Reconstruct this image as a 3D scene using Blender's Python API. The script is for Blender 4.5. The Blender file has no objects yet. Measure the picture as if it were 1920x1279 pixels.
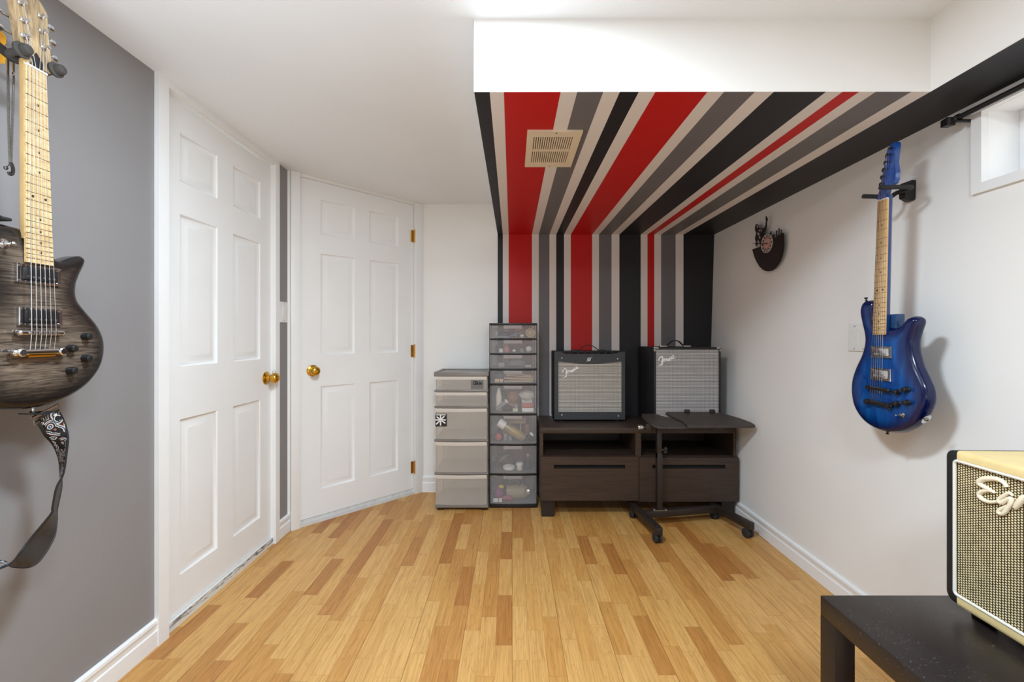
import bpy, bmesh, math, random
import numpy as np
from mathutils import Vector, Matrix
from mathutils.geometry import delaunay_2d_cdt

random.seed(7)
SC = bpy.context.scene
COL = SC.collection

# ------------------------------------------------------------------ camera, world, lights, exposure
F = 800.0            # focal length in pixels of the 1920 wide frame
CX, CY = 960.0, 632.0
H = 1.12             # camera height
cam = bpy.data.cameras.new('camera')
cam.sensor_width = 36.0
cam.lens = 36.0 * F / 1920.0
cam.shift_y = (CY - 639.5) / 1920.0
cam.clip_start = 0.02
cam_o = bpy.data.objects.new('camera', cam)
cam_o.location = (0, 0, H)
cam_o.rotation_euler = (math.pi / 2, 0, 0)
COL.objects.link(cam_o)
SC.camera = cam_o

world = bpy.data.worlds.new('world')
SC.world = world
world.use_nodes = True
world.node_tree.nodes['Background'].inputs['Color'].default_value = (0.95, 0.98, 1.0, 1)
world.node_tree.nodes['Background'].inputs['Strength'].default_value = 3.0

SC.view_settings.view_transform = 'Standard'
SC.view_settings.look = 'None'
SC.view_settings.gamma = 1.0
SC.view_settings.use_curve_mapping = False
SC.view_settings.exposure = 0.14
SC.cycles.max_bounces = 10
SC.cycles.diffuse_bounces = 6
SC.cycles.transparent_max_bounces = 24
SC.cycles.sample_clamp_indirect = 6.0


def area(name, loc, size, power, color=(1, 0.97, 0.93), rot=(0, 0, 0), size_y=None):
    l = bpy.data.lights.new(name, 'AREA')
    l.shape = 'DISK' if size_y is None else 'RECTANGLE'
    l.size = size
    if size_y is not None:
        l.size_y = size_y
    l.energy = power
    l.color = color
    o = bpy.data.objects.new(name, l)
    o.location = loc
    o.rotation_euler = rot
    COL.objects.link(o)
    return o


LAMP = (0.815, 0.955, 1.065)
area('ceiling_lamp_light', (0.40, -0.30, 2.076), 0.5, 28, LAMP)
area('ceiling_lamp_light', (-0.18, 0.86, 2.076), 0.3, 34, LAMP)
area('added_ceiling_fill', (-0.8, 0.40, 1.15), 0.6, 10, LAMP, (math.radians(180), 0, 0))  # added unseen fill, aimed up to brighten the ceiling
area('added_front_fill', (-0.2, -1.0, 0.5), 1.6, 3, LAMP, (math.radians(75), 0, 0), 0.6)  # added unseen fill from behind the camera, not a real doorway


# ------------------------------------------------------------------ helpers
def lin(c):
    def f(v):
        v /= 255.0
        return v / 12.92 if v <= 0.04045 else ((v + 0.055) / 1.055) ** 2.4
    return (f(c[0]), f(c[1]), f(c[2]), 1.0)


class MB:
    """collects shapes in world space; build() links them as ONE mesh object"""
    def __init__(self):
        self.v = []; self.f = []; self.s = []; self.mi = []; self.m = 0

    def add(self, vs, fs, smooth=False):
        o = len(self.v)
        self.v += [tuple(x) for x in vs]
        for f in fs:
            self.f.append([i + o for i in f]); self.s.append(smooth); self.mi.append(self.m)
        return self

    def box(self, lo, hi, bev=0.0, M=None, seg=2):
        lo = list(lo); hi = list(hi)
        for k in range(3):
            if lo[k] > hi[k]:
                lo[k], hi[k] = hi[k], lo[k]
        vs = [(x, y, z) for x in (lo[0], hi[0]) for y in (lo[1], hi[1]) for z in (lo[2], hi[2])]
        fs = [(0, 1, 3, 2), (4, 6, 7, 5), (0, 4, 5, 1), (2, 3, 7, 6), (0, 2, 6, 4), (1, 5, 7, 3)]
        if bev > 0:
            bm = bmesh.new()
            bv = [bm.verts.new(p) for p in vs]
            for f in fs:
                bm.faces.new([bv[i] for i in f])
            bmesh.ops.bevel(bm, geom=list(bm.edges), offset=bev, segments=seg, profile=0.5, affect='EDGES')
            bm.verts.index_update()
            vs = [v.co.copy() for v in bm.verts]
            fs = [[v.index for v in f.verts] for f in bm.faces]
            bm.free()
        if M is not None:
            vs = [M @ Vector(p) for p in vs]
        return self.add(vs, fs, bev > 0)

    def ring_solid(self, rings, caps=True, smooth=True, closed=True):
        """rings: list of equal-length point loops"""
        n = len(rings[0]); vs = []; fs = []
        for r in rings:
            vs += r
        for k in range(len(rings) - 1):
            for i in range(n if closed else n - 1):
                j = (i + 1) % n
                fs.append((k * n + i, k * n + j, (k + 1) * n + j, (k + 1) * n + i))
        self.add(vs, fs, smooth)
        if caps:
            self.add(rings[0], [list(range(n))[::-1]], False)
            self.add(rings[-1], [list(range(n))], False)
        return self

    def cyl(self, p0, p1, r0, r1=None, n=16, caps=True):
        if r1 is None:
            r1 = r0
        return self.tube([p0, p1], [r0, r1], n, caps)

    def tube(self, pts, r, n=10, caps=True, closed=False):
        pts = [Vector(p) for p in pts]
        if not isinstance(r, (list, tuple)):
            r = [r] * len(pts)
        rings = []; up = None
        for i, p in enumerate(pts):
            if closed:
                t = pts[(i + 1) % len(pts)] - pts[i - 1]
            else:
                t = pts[min(i + 1, len(pts) - 1)] - pts[max(i - 1, 0)]
            t.normalize()
            if up is None:
                up = Vector((0, 0, 1)) if abs(t.z) < 0.9 else Vector((1, 0, 0))
            a = (up - t * up.dot(t))
            if a.length < 1e-6:
                a = t.orthogonal()
            a.normalize(); b = t.cross(a); up = a
            ring = []
            for k in range(n):
                ang = 2 * math.pi * k / n
                ring.append(p + (a * math.cos(ang) + b * math.sin(ang)) * r[i])
            rings.append(ring)
        if closed:
            rings.append(rings[0])
            return self.ring_solid(rings, False)
        return self.ring_solid(rings, caps)

    def lathe(self, prof, origin, axis, n=24):
        """prof: list of (radius, distance along axis)"""
        o = Vector(origin); ax = Vector(axis).normalized(); a = ax.orthogonal().normalized(); b = ax.cross(a)
        rings = []
        for (r, h) in prof:
            r = max(r, 1e-5)
            rings.append([o + ax * h + (a * math.cos(2 * math.pi * k / n) + b * math.sin(2 * math.pi * k / n)) * r for k in range(n)])
        return self.ring_solid(rings, True)

    def prism(self, poly, fn, h0, h1, smooth=False):
        a = [fn(u, v, h0) for u, v in poly]; b = [fn(u, v, h1) for u, v in poly]
        return self.ring_solid([a, b], True, smooth)

    def sphere(self, c, r, n=16, sc=(1, 1, 1)):
        m = n // 2; rings = []
        for i in range(m + 1):
            th = math.pi * i / m; rr = max(math.sin(th), 1e-4)
            rings.append([(c[0] + r * sc[0] * rr * math.cos(2 * math.pi * k / n), c[1] + r * sc[1] * rr * math.sin(2 * math.pi * k / n),
                           c[2] - r * sc[2] * math.cos(th)) for k in range(n)])
        return self.ring_solid(rings, False)

    def build(self, name, mats, parent=None, origin=None, fix=True):
        if not isinstance(mats, (list, tuple)):
            mats = [mats]
        V = np.array(self.v, dtype=float)
        if origin is None:
            lo = V.min(0); hi = V.max(0)
            origin = (lo + hi) / 2
            if parent is None:
                origin[2] = lo[2]
        origin = np.array(origin, dtype=float)
        me = bpy.data.meshes.new(name)
        me.from_pydata([tuple(p) for p in (V - origin)], [], self.f)
        for m in mats:
            me.materials.append(m)
        me.polygons.foreach_set('use_smooth', self.s)
        me.polygons.foreach_set('material_index', self.mi)
        me.update()
        if fix:
            bm = bmesh.new(); bm.from_mesh(me)
            bmesh.ops.recalc_face_normals(bm, faces=bm.faces)
            bm.to_mesh(me); bm.free()
        # sharpen hard angles so smooth shading keeps its edges
        try:
            me.set_sharp_from_angle(angle=math.radians(38))
        except Exception:
            pass
        o = bpy.data.objects.new(name, me)
        COL.objects.link(o)
        w = Vector(origin)
        if parent is not None:
            o.parent = parent
            w = w - Vector(parent['_w'])
        o['_w'] = tuple(origin)
        o.location = w
        return o


def tag(o, label=None, cat=None, group=None, kind=None):
    if label: o['label'] = label
    if cat: o['category'] = cat
    if group: o['group'] = group
    if kind: o['kind'] = kind
    return o


def thing(name, loc, label, cat, group=None):
    o = bpy.data.objects.new(name, None)
    o.empty_display_size = 0.05
    o.location = loc
    o['_w'] = tuple(float(x) for x in loc)
    COL.objects.link(o)
    return tag(o, label, cat, group)


def struct(name, mb, mats, origin=(0, 0, 0), parent=None):
    o = mb.build(name, mats, parent, origin)
    o['kind'] = 'structure'
    return o


def onX(px, py, X):
    """the point of the plane x = X seen at a photograph position"""
    Y = F * X / (px - CX)
    return (X, Y, H - (py - CY) * Y / F)


def onY(px, py, Y):
    return ((px - CX) * Y / F, Y, H - (py - CY) * Y / F)


def catmull(pts, n=8, closed=True):
    P = [Vector(p) for p in pts]; out = []; m = len(P)
    for i in range(m if closed else m - 1):
        if closed:
            p0, p1, p2, p3 = P[i - 1], P[i], P[(i + 1) % m], P[(i + 2) % m]
        else:
            p0, p1, p2, p3 = P[max(i - 1, 0)], P[i], P[i + 1], P[min(i + 2, m - 1)]
        for k in range(n):
            t = k / n
            out.append(0.5 * ((2 * p1) + (-p0 + p2) * t + (2 * p0 - 5 * p1 + 4 * p2 - p3) * t * t + (-p0 + 3 * p1 - 3 * p2 + p3) * t ** 3))
    if not closed:
        out.append(P[-1])
    return out


# ------------------------------------------------------------------ materials
class NT:
    """tiny wrapper for node trees"""
    def __init__(self, name):
        self.mat = bpy.data.materials.new(name); self.mat.use_nodes = True
        self.t = self.mat.node_tree; self.n = self.t.nodes; self.n.clear()
        self.out = self.n.new('ShaderNodeOutputMaterial')
        self.b = self.n.new('ShaderNodeBsdfPrincipled')
        self.t.links.new(self.b.outputs[0], self.out.inputs[0])
        self._oc = None

    def new(self, t, **kw):
        x = self.n.new(t)
        for k, v in kw.items():
            setattr(x, k, v)
        return x

    def L(self, a, b):
        self.t.links.new(a, b)

    def oc(self):
        if self._oc is None:
            self._oc = self.new('ShaderNodeTexCoord').outputs['Object']
        return self._oc

    def xyz(self):
        s = self.new('ShaderNodeSeparateXYZ'); self.L(self.oc(), s.inputs[0])
        return s.outputs

    def math(self, op, a, b=None, c=None):
        x = self.new('ShaderNodeMath', operation=op)
        for i, v in enumerate((a, b, c)):
            if v is None: continue
            if isinstance(v, (int, float)): x.inputs[i].default_value = v
            else: self.L(v, x.inputs[i])
        return x.outputs[0]

    def noise(self, scale, vec=None, detail=3.0, rough=0.5, dist=0.0):
        x = self.new('ShaderNodeTexNoise')
        x.inputs['Scale'].default_value = scale; x.inputs['Detail'].default_value = detail
        x.inputs['Roughness'].default_value = rough; x.inputs['Distortion'].default_value = dist
        self.L(vec if vec is not None else self.oc(), x.inputs['Vector'])
        return x.outputs['Fac']

    def scaled(self, s, rot=(0, 0, 0)):
        m = self.new('ShaderNodeMapping'); m.inputs['Scale'].default_value = s; m.inputs['Rotation'].default_value = rot
        self.L(self.oc(), m.inputs['Vector'])
        return m.outputs[0]

    def ramp(self, fac, stops, const=False):
        r = self.new('ShaderNodeValToRGB'); e = r.color_ramp.elements
        r.color_ramp.interpolation = 'CONSTANT' if const else 'LINEAR'
        e[0].position = stops[0][0]; e[0].color = stops[0][1]
        e[1].position = stops[1][0]; e[1].color = stops[1][1]
        for p, c in stops[2:]:
            x = e.new(p); x.color = c
        self.L(fac, r.inputs[0])
        return r.outputs[0]

    def mix(self, fac, a, b, mode='MIX'):
        m = self.new('ShaderNodeMix', data_type='RGBA', blend_type=mode)
        for i, v in ((0, fac), (6, a), (7, b)):
            if isinstance(v, (int, float)): m.inputs[i].default_value = v
            elif isinstance(v, tuple): m.inputs[i].default_value = v
            else: self.L(v, m.inputs[i])
        return m.outputs[2]

    def col(self, c):
        if isinstance(c, tuple): self.b.inputs['Base Color'].default_value = c
        else: self.L(c, self.b.inputs['Base Color'])
        return self

    def bump(self, h, strength=0.2, dist=0.002):
        x = self.new('ShaderNodeBump'); x.inputs['Strength'].default_value = strength; x.inputs['Distance'].default_value = dist
        self.L(h, x.inputs['Height']); self.L(x.outputs[0], self.b.inputs['Normal'])
        return self

    def set(self, rough=0.5, metal=0.0, spec=0.5, coat=0.0):
        self.b.inputs['Roughness'].default_value = rough; self.b.inputs['Metallic'].default_value = metal
        self.b.inputs['Specular IOR Level'].default_value = spec
        if coat:
            self.b.inputs['Coat Weight'].default_value = coat; self.b.inputs['Coat Roughness'].default_value = 0.06
        return self


def plain(name, rgb, rough=0.5, metal=0.0, spec=0.5, var=0.06, nscale=12.0, bump=0.0, bscale=300.0, coat=0.0):
    m = NT(name); c = lin(rgb)
    n = m.noise(nscale)
    a = tuple(max(0.0, x * (1 - var)) for x in c[:3]) + (1,); b = tuple(min(1.0, x * (1 + var)) for x in c[:3]) + (1,)
    m.col(m.ramp(n, [(0.3, a), (0.7, b)])).set(rough, metal, spec, coat)
    if bump:
        m.bump(m.noise(bscale), bump, 0.001)
    return m.mat


WHITE_WALL = plain('white_wall_paint', (238, 236, 233), 0.55, var=0.015, nscale=3, bump=0.08, bscale=160)
CEIL = plain('ceiling_paint', (236, 239, 243), 0.8, var=0.015, nscale=3, bump=0.06, bscale=160)
GREY_WALL = plain('grey_wall_paint', (138, 135, 136), 0.5, var=0.025, nscale=4, bump=0.08, bscale=160)
TRIM = plain('white_trim_gloss', (239, 239, 239), 0.35, var=0.015, nscale=6)
DOORW = plain('white_door_paint', (238, 238, 238), 0.4, var=0.015, nscale=5, bump=0.05, bscale=90)
BRASS = plain('brass', (212, 164, 66), 0.18, 1.0, var=0.05)
CHROME = plain('chrome', (215, 215, 218), 0.12, 1.0, var=0.03)
STEEL = plain('brushed_steel', (170, 168, 166), 0.3, 1.0, var=0.05)
BLACK = plain('black_plastic', (24, 23, 24), 0.45, var=0.1)
BLACK_TOLEX = plain('black_tolex', (27, 27, 29), 0.6, var=0.2, nscale=60, bump=0.5, bscale=500)
DARK_TOLEX = plain('dark_grey_tolex', (52, 53, 56), 0.55, var=0.1, nscale=60, bump=0.4, bscale=500)
RUBBER = plain('black_rubber', (38, 36, 36), 0.75, var=0.1)
FOAM = plain('dark_foam', (62, 58, 55), 0.9, var=0.1)
SWITCHW = plain('white_switch_plastic', (232, 232, 230), 0.3, var=0.01)
IVORY = plain('ivory_vent_paint', (222, 205, 178), 0.45, var=0.02)
VENT_SHADE = plain('painted_vent_shade', (84, 72, 58), 0.8, var=0.05)  # brown tone stands in for the shade inside the vent
SLOT_SHADE = plain('painted_slot_shade', (8, 8, 9), 0.9, var=0.05)  # near-black tone stands in for shade inside the drawer slots
RODM = plain('curtain_rod_metal', (42, 39, 38), 0.35, 0.4, var=0.06)
GREEN_DIAL = plain('dial_cream', (196, 184, 178), 0.5, var=0.05)
PINK = plain('dial_pink', (196, 140, 128), 0.5, var=0.2, nscale=120)
VINYL = plain('black_vinyl', (30, 29, 29), 0.3, var=0.08)
REDINK = plain('dark_red_print', (96, 34, 30), 0.6, var=0.1)
WHITE_STICKER = plain('white_print', (232, 230, 226), 0.5, var=0.02)
SILVER_LOGO = plain('silver_logo', (232, 231, 229), 0.35, 0.1, var=0.03)
CREAM_LOGO = plain('cream_plastic', (238, 226, 200), 0.35, var=0.02)
CREAM_TOLEX = plain('cream_tolex', (226, 202, 144), 0.5, var=0.05, nscale=40, bump=0.35, bscale=420)
PIPING = plain('white_piping', (226, 222, 212), 0.45, var=0.02)
MAPLE_PLAIN = plain('maple_side', (206, 170, 112), 0.4, var=0.1, nscale=20)


def floor_mat():
    m = NT('oak_laminate_floor'); x, y, z = m.xyz()
    fx = m.math('DIVIDE', x, 0.0605); i = m.math('FLOOR', fx); frx = m.math('FRACT', fx)
    wn = m.new('ShaderNodeTexWhiteNoise', noise_dimensions='1D'); m.L(i, wn.inputs['W'])
    fy = m.math('ADD', m.math('DIVIDE', y, 0.30), m.math('MULTIPLY', wn.outputs['Value'], 17.3))
    j = m.math('FLOOR', fy); fry = m.math('FRACT', fy)
    # some neighbours along a strip are merged into one longer block
    w2 = m.new('ShaderNodeTexWhiteNoise', noise_dimensions='2D'); cmb = m.new('ShaderNodeCombineXYZ')
    m.L(i, cmb.inputs[0]); m.L(m.math('FLOOR', m.math('DIVIDE', j, 2.0)), cmb.inputs[1]); m.L(cmb.outputs[0], w2.inputs['Vector'])
    merged = m.math('GREATER_THAN', w2.outputs['Value'], 0.72)
    jm = m.math('MULTIPLY', m.math('FLOOR', m.math('DIVIDE', j, 2.0)), 2.0)
    jj = m.math('ADD', m.math('MULTIPLY', merged, jm), m.math('MULTIPLY', m.math('SUBTRACT', 1.0, merged), j))
    w3 = m.new('ShaderNodeTexWhiteNoise', noise_dimensions='2D'); c2 = m.new('ShaderNodeCombineXYZ')
    m.L(i, c2.inputs[0]); m.L(jj, c2.inputs[1]); m.L(c2.outputs[0], w3.inputs['Vector'])
    base = m.ramp(w3.outputs['Value'], [(0.0, lin((203, 155, 91))), (0.30, lin((209, 163, 99))), (0.55, lin((200, 150, 84))),
                                        (0.75, lin((192, 140, 76))), (0.88, lin((183, 129, 68))), (1.0, lin((171, 114, 58)))])
    # grain
    gv = m.new('ShaderNodeCombineXYZ')
    m.L(m.math('ADD', m.math('MULTIPLY', x, 120.0), m.math('MULTIPLY', w3.outputs['Value'], 40.0)), gv.inputs[0])
    m.L(m.math('ADD', m.math('MULTIPLY', y, 5.0), m.math('MULTIPLY', w3.outputs['Value'], 91.0)), gv.inputs[1])
    g = m.noise(1.0, gv.outputs[0], 4.0, 0.6, 1.2)
    gcol = m.ramp(g, [(0.30, (0.76, 0.71, 0.64, 1)), (0.60, (1.06, 1.05, 1.04, 1))])
    c = m.mix(1.0, base, gcol, 'MULTIPLY')
    # cathedral figure
    gv2 = m.new('ShaderNodeCombineXYZ')
    m.L(m.math('ADD', m.math('MULTIPLY', x, 22.0), m.math('MULTIPLY', w3.outputs['Value'], 13.0)), gv2.inputs[0])
    m.L(m.math('ADD', m.math('MULTIPLY', y, 3.2), m.math('MULTIPLY', w3.outputs['Value'], 57.0)), gv2.inputs[1])
    n2 = m.noise(1.0, gv2.outputs[0], 1.0, 0.4, 0.3)
    rings = m.math('FRACT', m.math('MULTIPLY', n2, 9.0))
    c = m.mix(1.0, c, m.ramp(rings, [(0.0, (0.89, 0.85, 0.79, 1)), (0.22, (1, 1, 1, 1)), (1.0, (1, 1, 1, 1))]), 'MULTIPLY')
    # seams
    sx = m.math('MAXIMUM', m.math('LESS_THAN', frx, 0.018), m.math('GREATER_THAN', frx, 0.982))
    same = m.math('MULTIPLY', merged, m.math('GREATER_THAN', m.math('FRACT', m.math('DIVIDE', j, 2.0)), 0.25))
    sy = m.math('MULTIPLY', m.math('LESS_THAN', fry, 0.007), m.math('SUBTRACT', 1.0, same))
    c = m.mix(m.math('MULTIPLY', m.math('MAXIMUM', sx, sy), 0.30), c, lin((120, 74, 34)))
    f3 = m.math('FRACT', m.math('DIVIDE', x, 0.1815))
    s3 = m.math('LESS_THAN', f3, 0.010)
    c = m.mix(m.math('MULTIPLY', s3, 0.55), c, lin((92, 54, 24)))
    m.col(c).set(0.38, 0, 0.4)
    m.bump(g, 0.05, 0.001)
    return m.mat


def stripe_mat(name, flare):
    """painted stripes of the accent wall, running across x"""
    m = NT(name); x, y, z = m.xyz()
    W = lin((222, 214, 210)); R = lin((188, 20, 14)); G = lin((108, 104, 106)); K = lin((36, 34, 37))
    edges = [(-0.2, K), (-0.0726, W), (-0.0243, R), (0.141, W), (0.191, G), (0.2642, W), (0.3156, K), (0.372, W), (0.421, R), (0.578, W),
             (0.6296, G), (0.719, W), (0.7706, K), (0.927, W), (0.977, R), (1.026, W), (1.0776, G), (1.184, W), (1.236, K)]
    if flare:
        x = m.math('DIVIDE', x, m.math('ADD', 1.0, m.math('MULTIPLY', m.math('SUBTRACT', 3.09, y), 0.0105)))
    u = m.math('DIVIDE', m.math('ADD', x, 0.2), 1.8)
    c = m.ramp(u, [((e + 0.2) / 1.8, k) for e, k in edges], True)
    m.col(c).set(0.48, 0, 0.3).bump(m.noise(160), 0.08, 0.001)
    return m.mat


def wood(name, c1, c2, axis=(40, 3, 3), rough=0.4, dist=1.0, coat=0.0):
    m = NT(name)
    g = m.noise(1.0, m.scaled(axis), 4, 0.6, dist)
    m.col(m.ramp(g, [(0.3, lin(c1)), (0.7, lin(c2))])).set(rough, 0, 0.4, coat)
    m.bump(g, 0.08, 0.001)
    return m.mat


FLOOR = floor_mat()
STRIPE = stripe_mat('stripe_paint', False)
STRIPE_UP = stripe_mat('stripe_paint_soffit', True)
WENGE = wood('black_brown_veneer', (51, 39, 32), (70, 54, 45), (3, 60, 60), 0.42)
WENGE_V = wood('black_brown_lacquer', (33, 26, 24), (43, 34, 31), (6, 6, 6), 0.30)
MAPLE_PALE = wood('pale_flamed_maple', (184, 150, 104), (224, 196, 150), (30, 14, 60), 0.4, 2.0)
MAPLE = wood('maple_fretboard', (196, 152, 92), (226, 190, 134), (30, 40, 4), 0.35)
SPALT = wood('spalted_maple', (112, 92, 68), (205, 176, 134), (20, 60, 5), 0.5, 2.5)
YELLOW_WOOD = wood('yellow_stained_wood', (222, 152, 22), (240, 180, 48), (6, 30, 6), 0.4)
PINE = wood('pale_stick_wood', (222, 184, 130), (240, 208, 160), (4, 40, 40), 0.55)


def guitar_top(name, edge, mid, light, flame, rough=0.22, reach=0.06):
    m = NT(name)
    at = m.new('ShaderNodeAttribute'); at.attribute_name = 'edge'
    d = at.outputs['Fac']
    g = m.noise(1.0, m.scaled(flame), 3, 0.6, 1.6)
    n = m.noise(9.0)
    fl = m.ramp(g, [(0.32, lin(mid)), (0.68, lin(light))])
    fl = m.mix(m.math('MULTIPLY', n, 0.75), fl, lin(mid))
    f = m.new('ShaderNodeMapRange'); f.interpolation_type = 'SMOOTHSTEP'
    f.inputs['From Min'].default_value = 0.004; f.inputs['From Max'].default_value = reach
    m.L(d, f.inputs['Value'])
    m.col(m.mix(f.outputs[0], lin(edge), fl)).set(rough, 0, 0.35, 0.35)
    return m.mat


LP_TOP = guitar_top('charcoal_burst_flame_top', (16, 14, 15), (50, 42, 38), (148, 130, 112), (9, 9, 130), 0.22, 0.085)
LP_SIDE = plain('charcoal_gloss', (26, 22, 22), 0.25, var=0.1, coat=0.5)
BLUE_TOP = guitar_top('blue_stain_gloss', (2, 15, 62), (0, 42, 112), (14, 104, 180), (14, 14, 5), 0.2)
BLUE_SIDE = plain('blue_gloss_side', (10, 56, 128), 0.2, var=0.15, nscale=18, coat=0.6)


def grille(name, c1, c2, pu, pv, ax=('x', 'z'), thr=0.0, soft=0.35):
    """woven cloth: light knots staggered on a dark ground"""
    m = NT(name); s = dict(zip('xyz', m.xyz()))
    u = m.math('DIVIDE', s[ax[0]], pu); v = m.math('DIVIDE', s[ax[1]], pv)
    col = m.math('FLOOR', u)
    half = m.math('MULTIPLY', m.math('MODULO', m.math('ABSOLUTE', col), 2.0), 0.5)
    v = m.math('ADD', v, half)
    su = m.math('SINE', m.math('MULTIPLY', m.math('FRACT', u), math.pi))
    sv = m.math('SINE', m.math('MULTIPLY', m.math('FRACT', v), math.pi))
    p = m.math('MULTIPLY', su, sv)
    n = m.noise(60)
    p = m.math('ADD', p, m.math('MULTIPLY', m.math('SUBTRACT', n, 0.5), 0.3))
    m.col(m.ramp(p, [(0.42 - soft / 2 + thr, lin(c2)), (0.42 + soft / 2 + thr, lin(c1))])).set(0.75, 0, 0.2)
    m.bump(p, 0.5, 0.002)
    return m.mat


def linecloth(name, c1, c2):
    """silver cloth: fine horizontal dashes with slubs"""
    m = NT(name); x, y, z = m.xyz()
    a = m.math('SINE', m.math('MULTIPLY', z, 2 * math.pi / 0.0092))
    b = m.math('SINE', m.math('MULTIPLY', x, 2 * math.pi / 0.0085))
    n = m.noise(1.0, m.scaled((9, 9, 60)), 3)
    p = m.math('ADD', m.math('MULTIPLY', a, m.math('MULTIPLY', n, 0.62)), m.math('MULTIPLY', b, 0.14))
    p = m.math('ADD', p, m.math('ADD', m.math('MULTIPLY', n, 0.25), 0.34))
    m.col(m.ramp(p, [(0.1, lin(c2)), (0.8, lin(c1))])).set(0.6, 0, 0.3)
    return m.mat


CLOTH_A = linecloth('silver_grille_cloth', (206, 199, 189), (84, 79, 74))
CLOTH_B = linecloth('silver_grille_cloth_cool', (198, 193, 191), (82, 79, 79))
WEAVE = grille('cream_black_weave', (228, 210, 164), (40, 30, 20), 0.0060, 0.0058, ('y', 'z'))


def plastic_clear(name, rgb, opaque, rough=0.25):
    m = NT(name)
    tr = m.new('ShaderNodeBsdfTransparent'); tr.inputs[0].default_value = (0.97, 0.96, 0.95, 1)
    n = m.noise(6.0)
    c = lin(rgb)
    m.col(m.ramp(n, [(0.3, tuple(v * 0.93 for v in c[:3]) + (1,)), (0.7, c)])).set(rough, 0, 0.5)
    mx = m.new('ShaderNodeMixShader'); mx.inputs[0].default_value = opaque
    m.L(tr.outputs[0], mx.inputs[1]); m.L(m.b.outputs[0], mx.inputs[2]); m.L(mx.outputs[0], m.out.inputs[0])
    return m.mat


SMOKE = plastic_clear('smoke_clear_plastic', (220, 219, 222), 0.15)
SMOKE_LIP = plastic_clear('smoke_clear_lip', (206, 200, 200), 0.5)
TAUPE = plastic_clear('taupe_clear_plastic', (230, 223, 214), 0.27)
TAUPE_LIP = plastic_clear('taupe_clear_lip', (236, 228, 219), 0.75)
TAUPE_FRAME = plain('taupe_grey_plastic', (126, 119, 114), 0.3, var=0.05)
GLASSY = plastic_clear('clear_glass', (220, 226, 226), 0.25, 0.05)
PANE = plastic_clear('window_pane', (235, 240, 242), 0.12, 0.02)

# ------------------------------------------------------------------ the room
XL = -1.295                     # left wall face
YB = 3.09                       # back wall face
ZC = H + 0.962                  # ceiling
ZS = H + 0.7416                 # underside of the soffit
XO = 1.2655                     # outer face of the soffit along the right wall
YF = 1.29                       # front face of the big soffit
YR = -2.0                       # room end behind the camera


def XR(z):                      # the right wall leans very slightly
    return 1.412 + 0.0285 * z


b = MB(); b.box((-1.6, YR - 0.1, -0.1), (1.75, 3.3, 0))
struct('floor', b, FLOOR)
b = MB(); b.box((-1.6, YR - 0.1, ZC), (1.75, 3.3, ZC + 0.1))
struct('ceiling', b, CEIL)

# left wall with the opening of door 1
D1A, D1B = 1.578, 2.320
DH = H + 0.932
b = MB()
b.box((XL - 0.1, YR, 0), (XL, D1A, ZC))
b.box((XL - 0.1, D1B, 0), (XL, 2.485, ZC))
b.box((XL - 0.1, D1A, DH), (XL, D1B, ZC))
struct('wall_left', b, GREY_WALL)
# paint chips on the grey wall
b = MB(); b.box((-1.6, YR - 0.1, 0), (1.75, YR, ZC)); struct('wall_front', b, WHITE_WALL)

# diagonal wall with door 2
P0 = Vector((-1.295, 2.46, 0)); DIR = Vector((0.7100, 0.7042, 0)).normalized(); NRM = Vector((DIR.y, -DIR.x, 0))


def dg(s, n, z):
    """point on the diagonal wall: s along it, n out into the room"""
    return P0 + DIR * s + NRM * n + Vector((0, 0, z))


def dbox(mb, s0, s1, n0, n1, z0, z1, bev=0.0):
    M = Matrix(((DIR.x, NRM.x, 0, P0.x), (DIR.y, NRM.y, 0, P0.y), (0, 0, 1, 0), (0, 0, 0, 1)))
    return mb.box((s0, n0, z0), (s1, n1, z1), bev, M)


b = MB()
dbox(b, -0.05, 0.062, -0.1, 0, 0, ZC); dbox(b, 0.838, 0.97, -0.1, 0, 0, ZC); dbox(b, 0.062, 0.838, -0.1, 0, H + 0.947, ZC)
struct('wall_back_left', b, WHITE_WALL)

b = MB()
b.box((-0.72, YB, 0), (-0.104, YB + 0.1, ZC))
b.m = 1
b.box((-0.104, YB, 0), (1.6, YB + 0.1, ZC))
struct('wall_back', b, [WHITE_WALL, STRIPE])

# right wall, leaning, with the window hole
WY1 = 1.318; WY0 = 0.42; WZ0 = H + 0.473; WZ1 = H + 0.70
b = MB()


def wallpiece(mb, y0, y1, z0, z1):
    vs = [(XR(z0), y0, z0), (XR(z0), y1, z0), (XR(z1), y1, z1), (XR(z1), y0, z1),
          (XR(z0) + 0.25, y0, z0), (XR(z0) + 0.25, y1, z0), (XR(z1) + 0.25, y1, z1), (XR(z1) + 0.25, y0, z1)]
    mb.add(vs, [(0, 1, 2, 3), (4, 7, 6, 5), (0, 3, 7, 4), (1, 5, 6, 2), (0, 4, 5, 1), (3, 2, 6, 7)])


wallpiece(b, YR, WY0, 0, ZC); wallpiece(b, WY1, 3.2, 0, ZC); wallpiece(b, WY0, WY1, 0, WZ0); wallpiece(b, WY0, WY1, WZ1, ZC)
struct('wall_right', b, WHITE_WALL)

# soffit: big box at the back, narrow one along the right wall; underside striped
XS0 = -0.1145; XS1 = -0.104
b = MB()
vs = [(XS0, YF, ZS), (XS1, YB, ZS), (1.6, YB, ZS), (1.6, YR, ZS), (XO, YR, ZS), (XO, YF, ZS)]
top = [(x, y, ZC) for x, y, z in vs]
n = len(vs)
b.add(vs + top, [(i, (i + 1) % n, n + (i + 1) % n, n + i) for i in range(n)] + [tuple(range(n, 2 * n))])
b.m = 1
b.add(vs, [tuple(range(n))])
struct('ceiling_soffit', b, [WHITE_WALL, STRIPE_UP])

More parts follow.
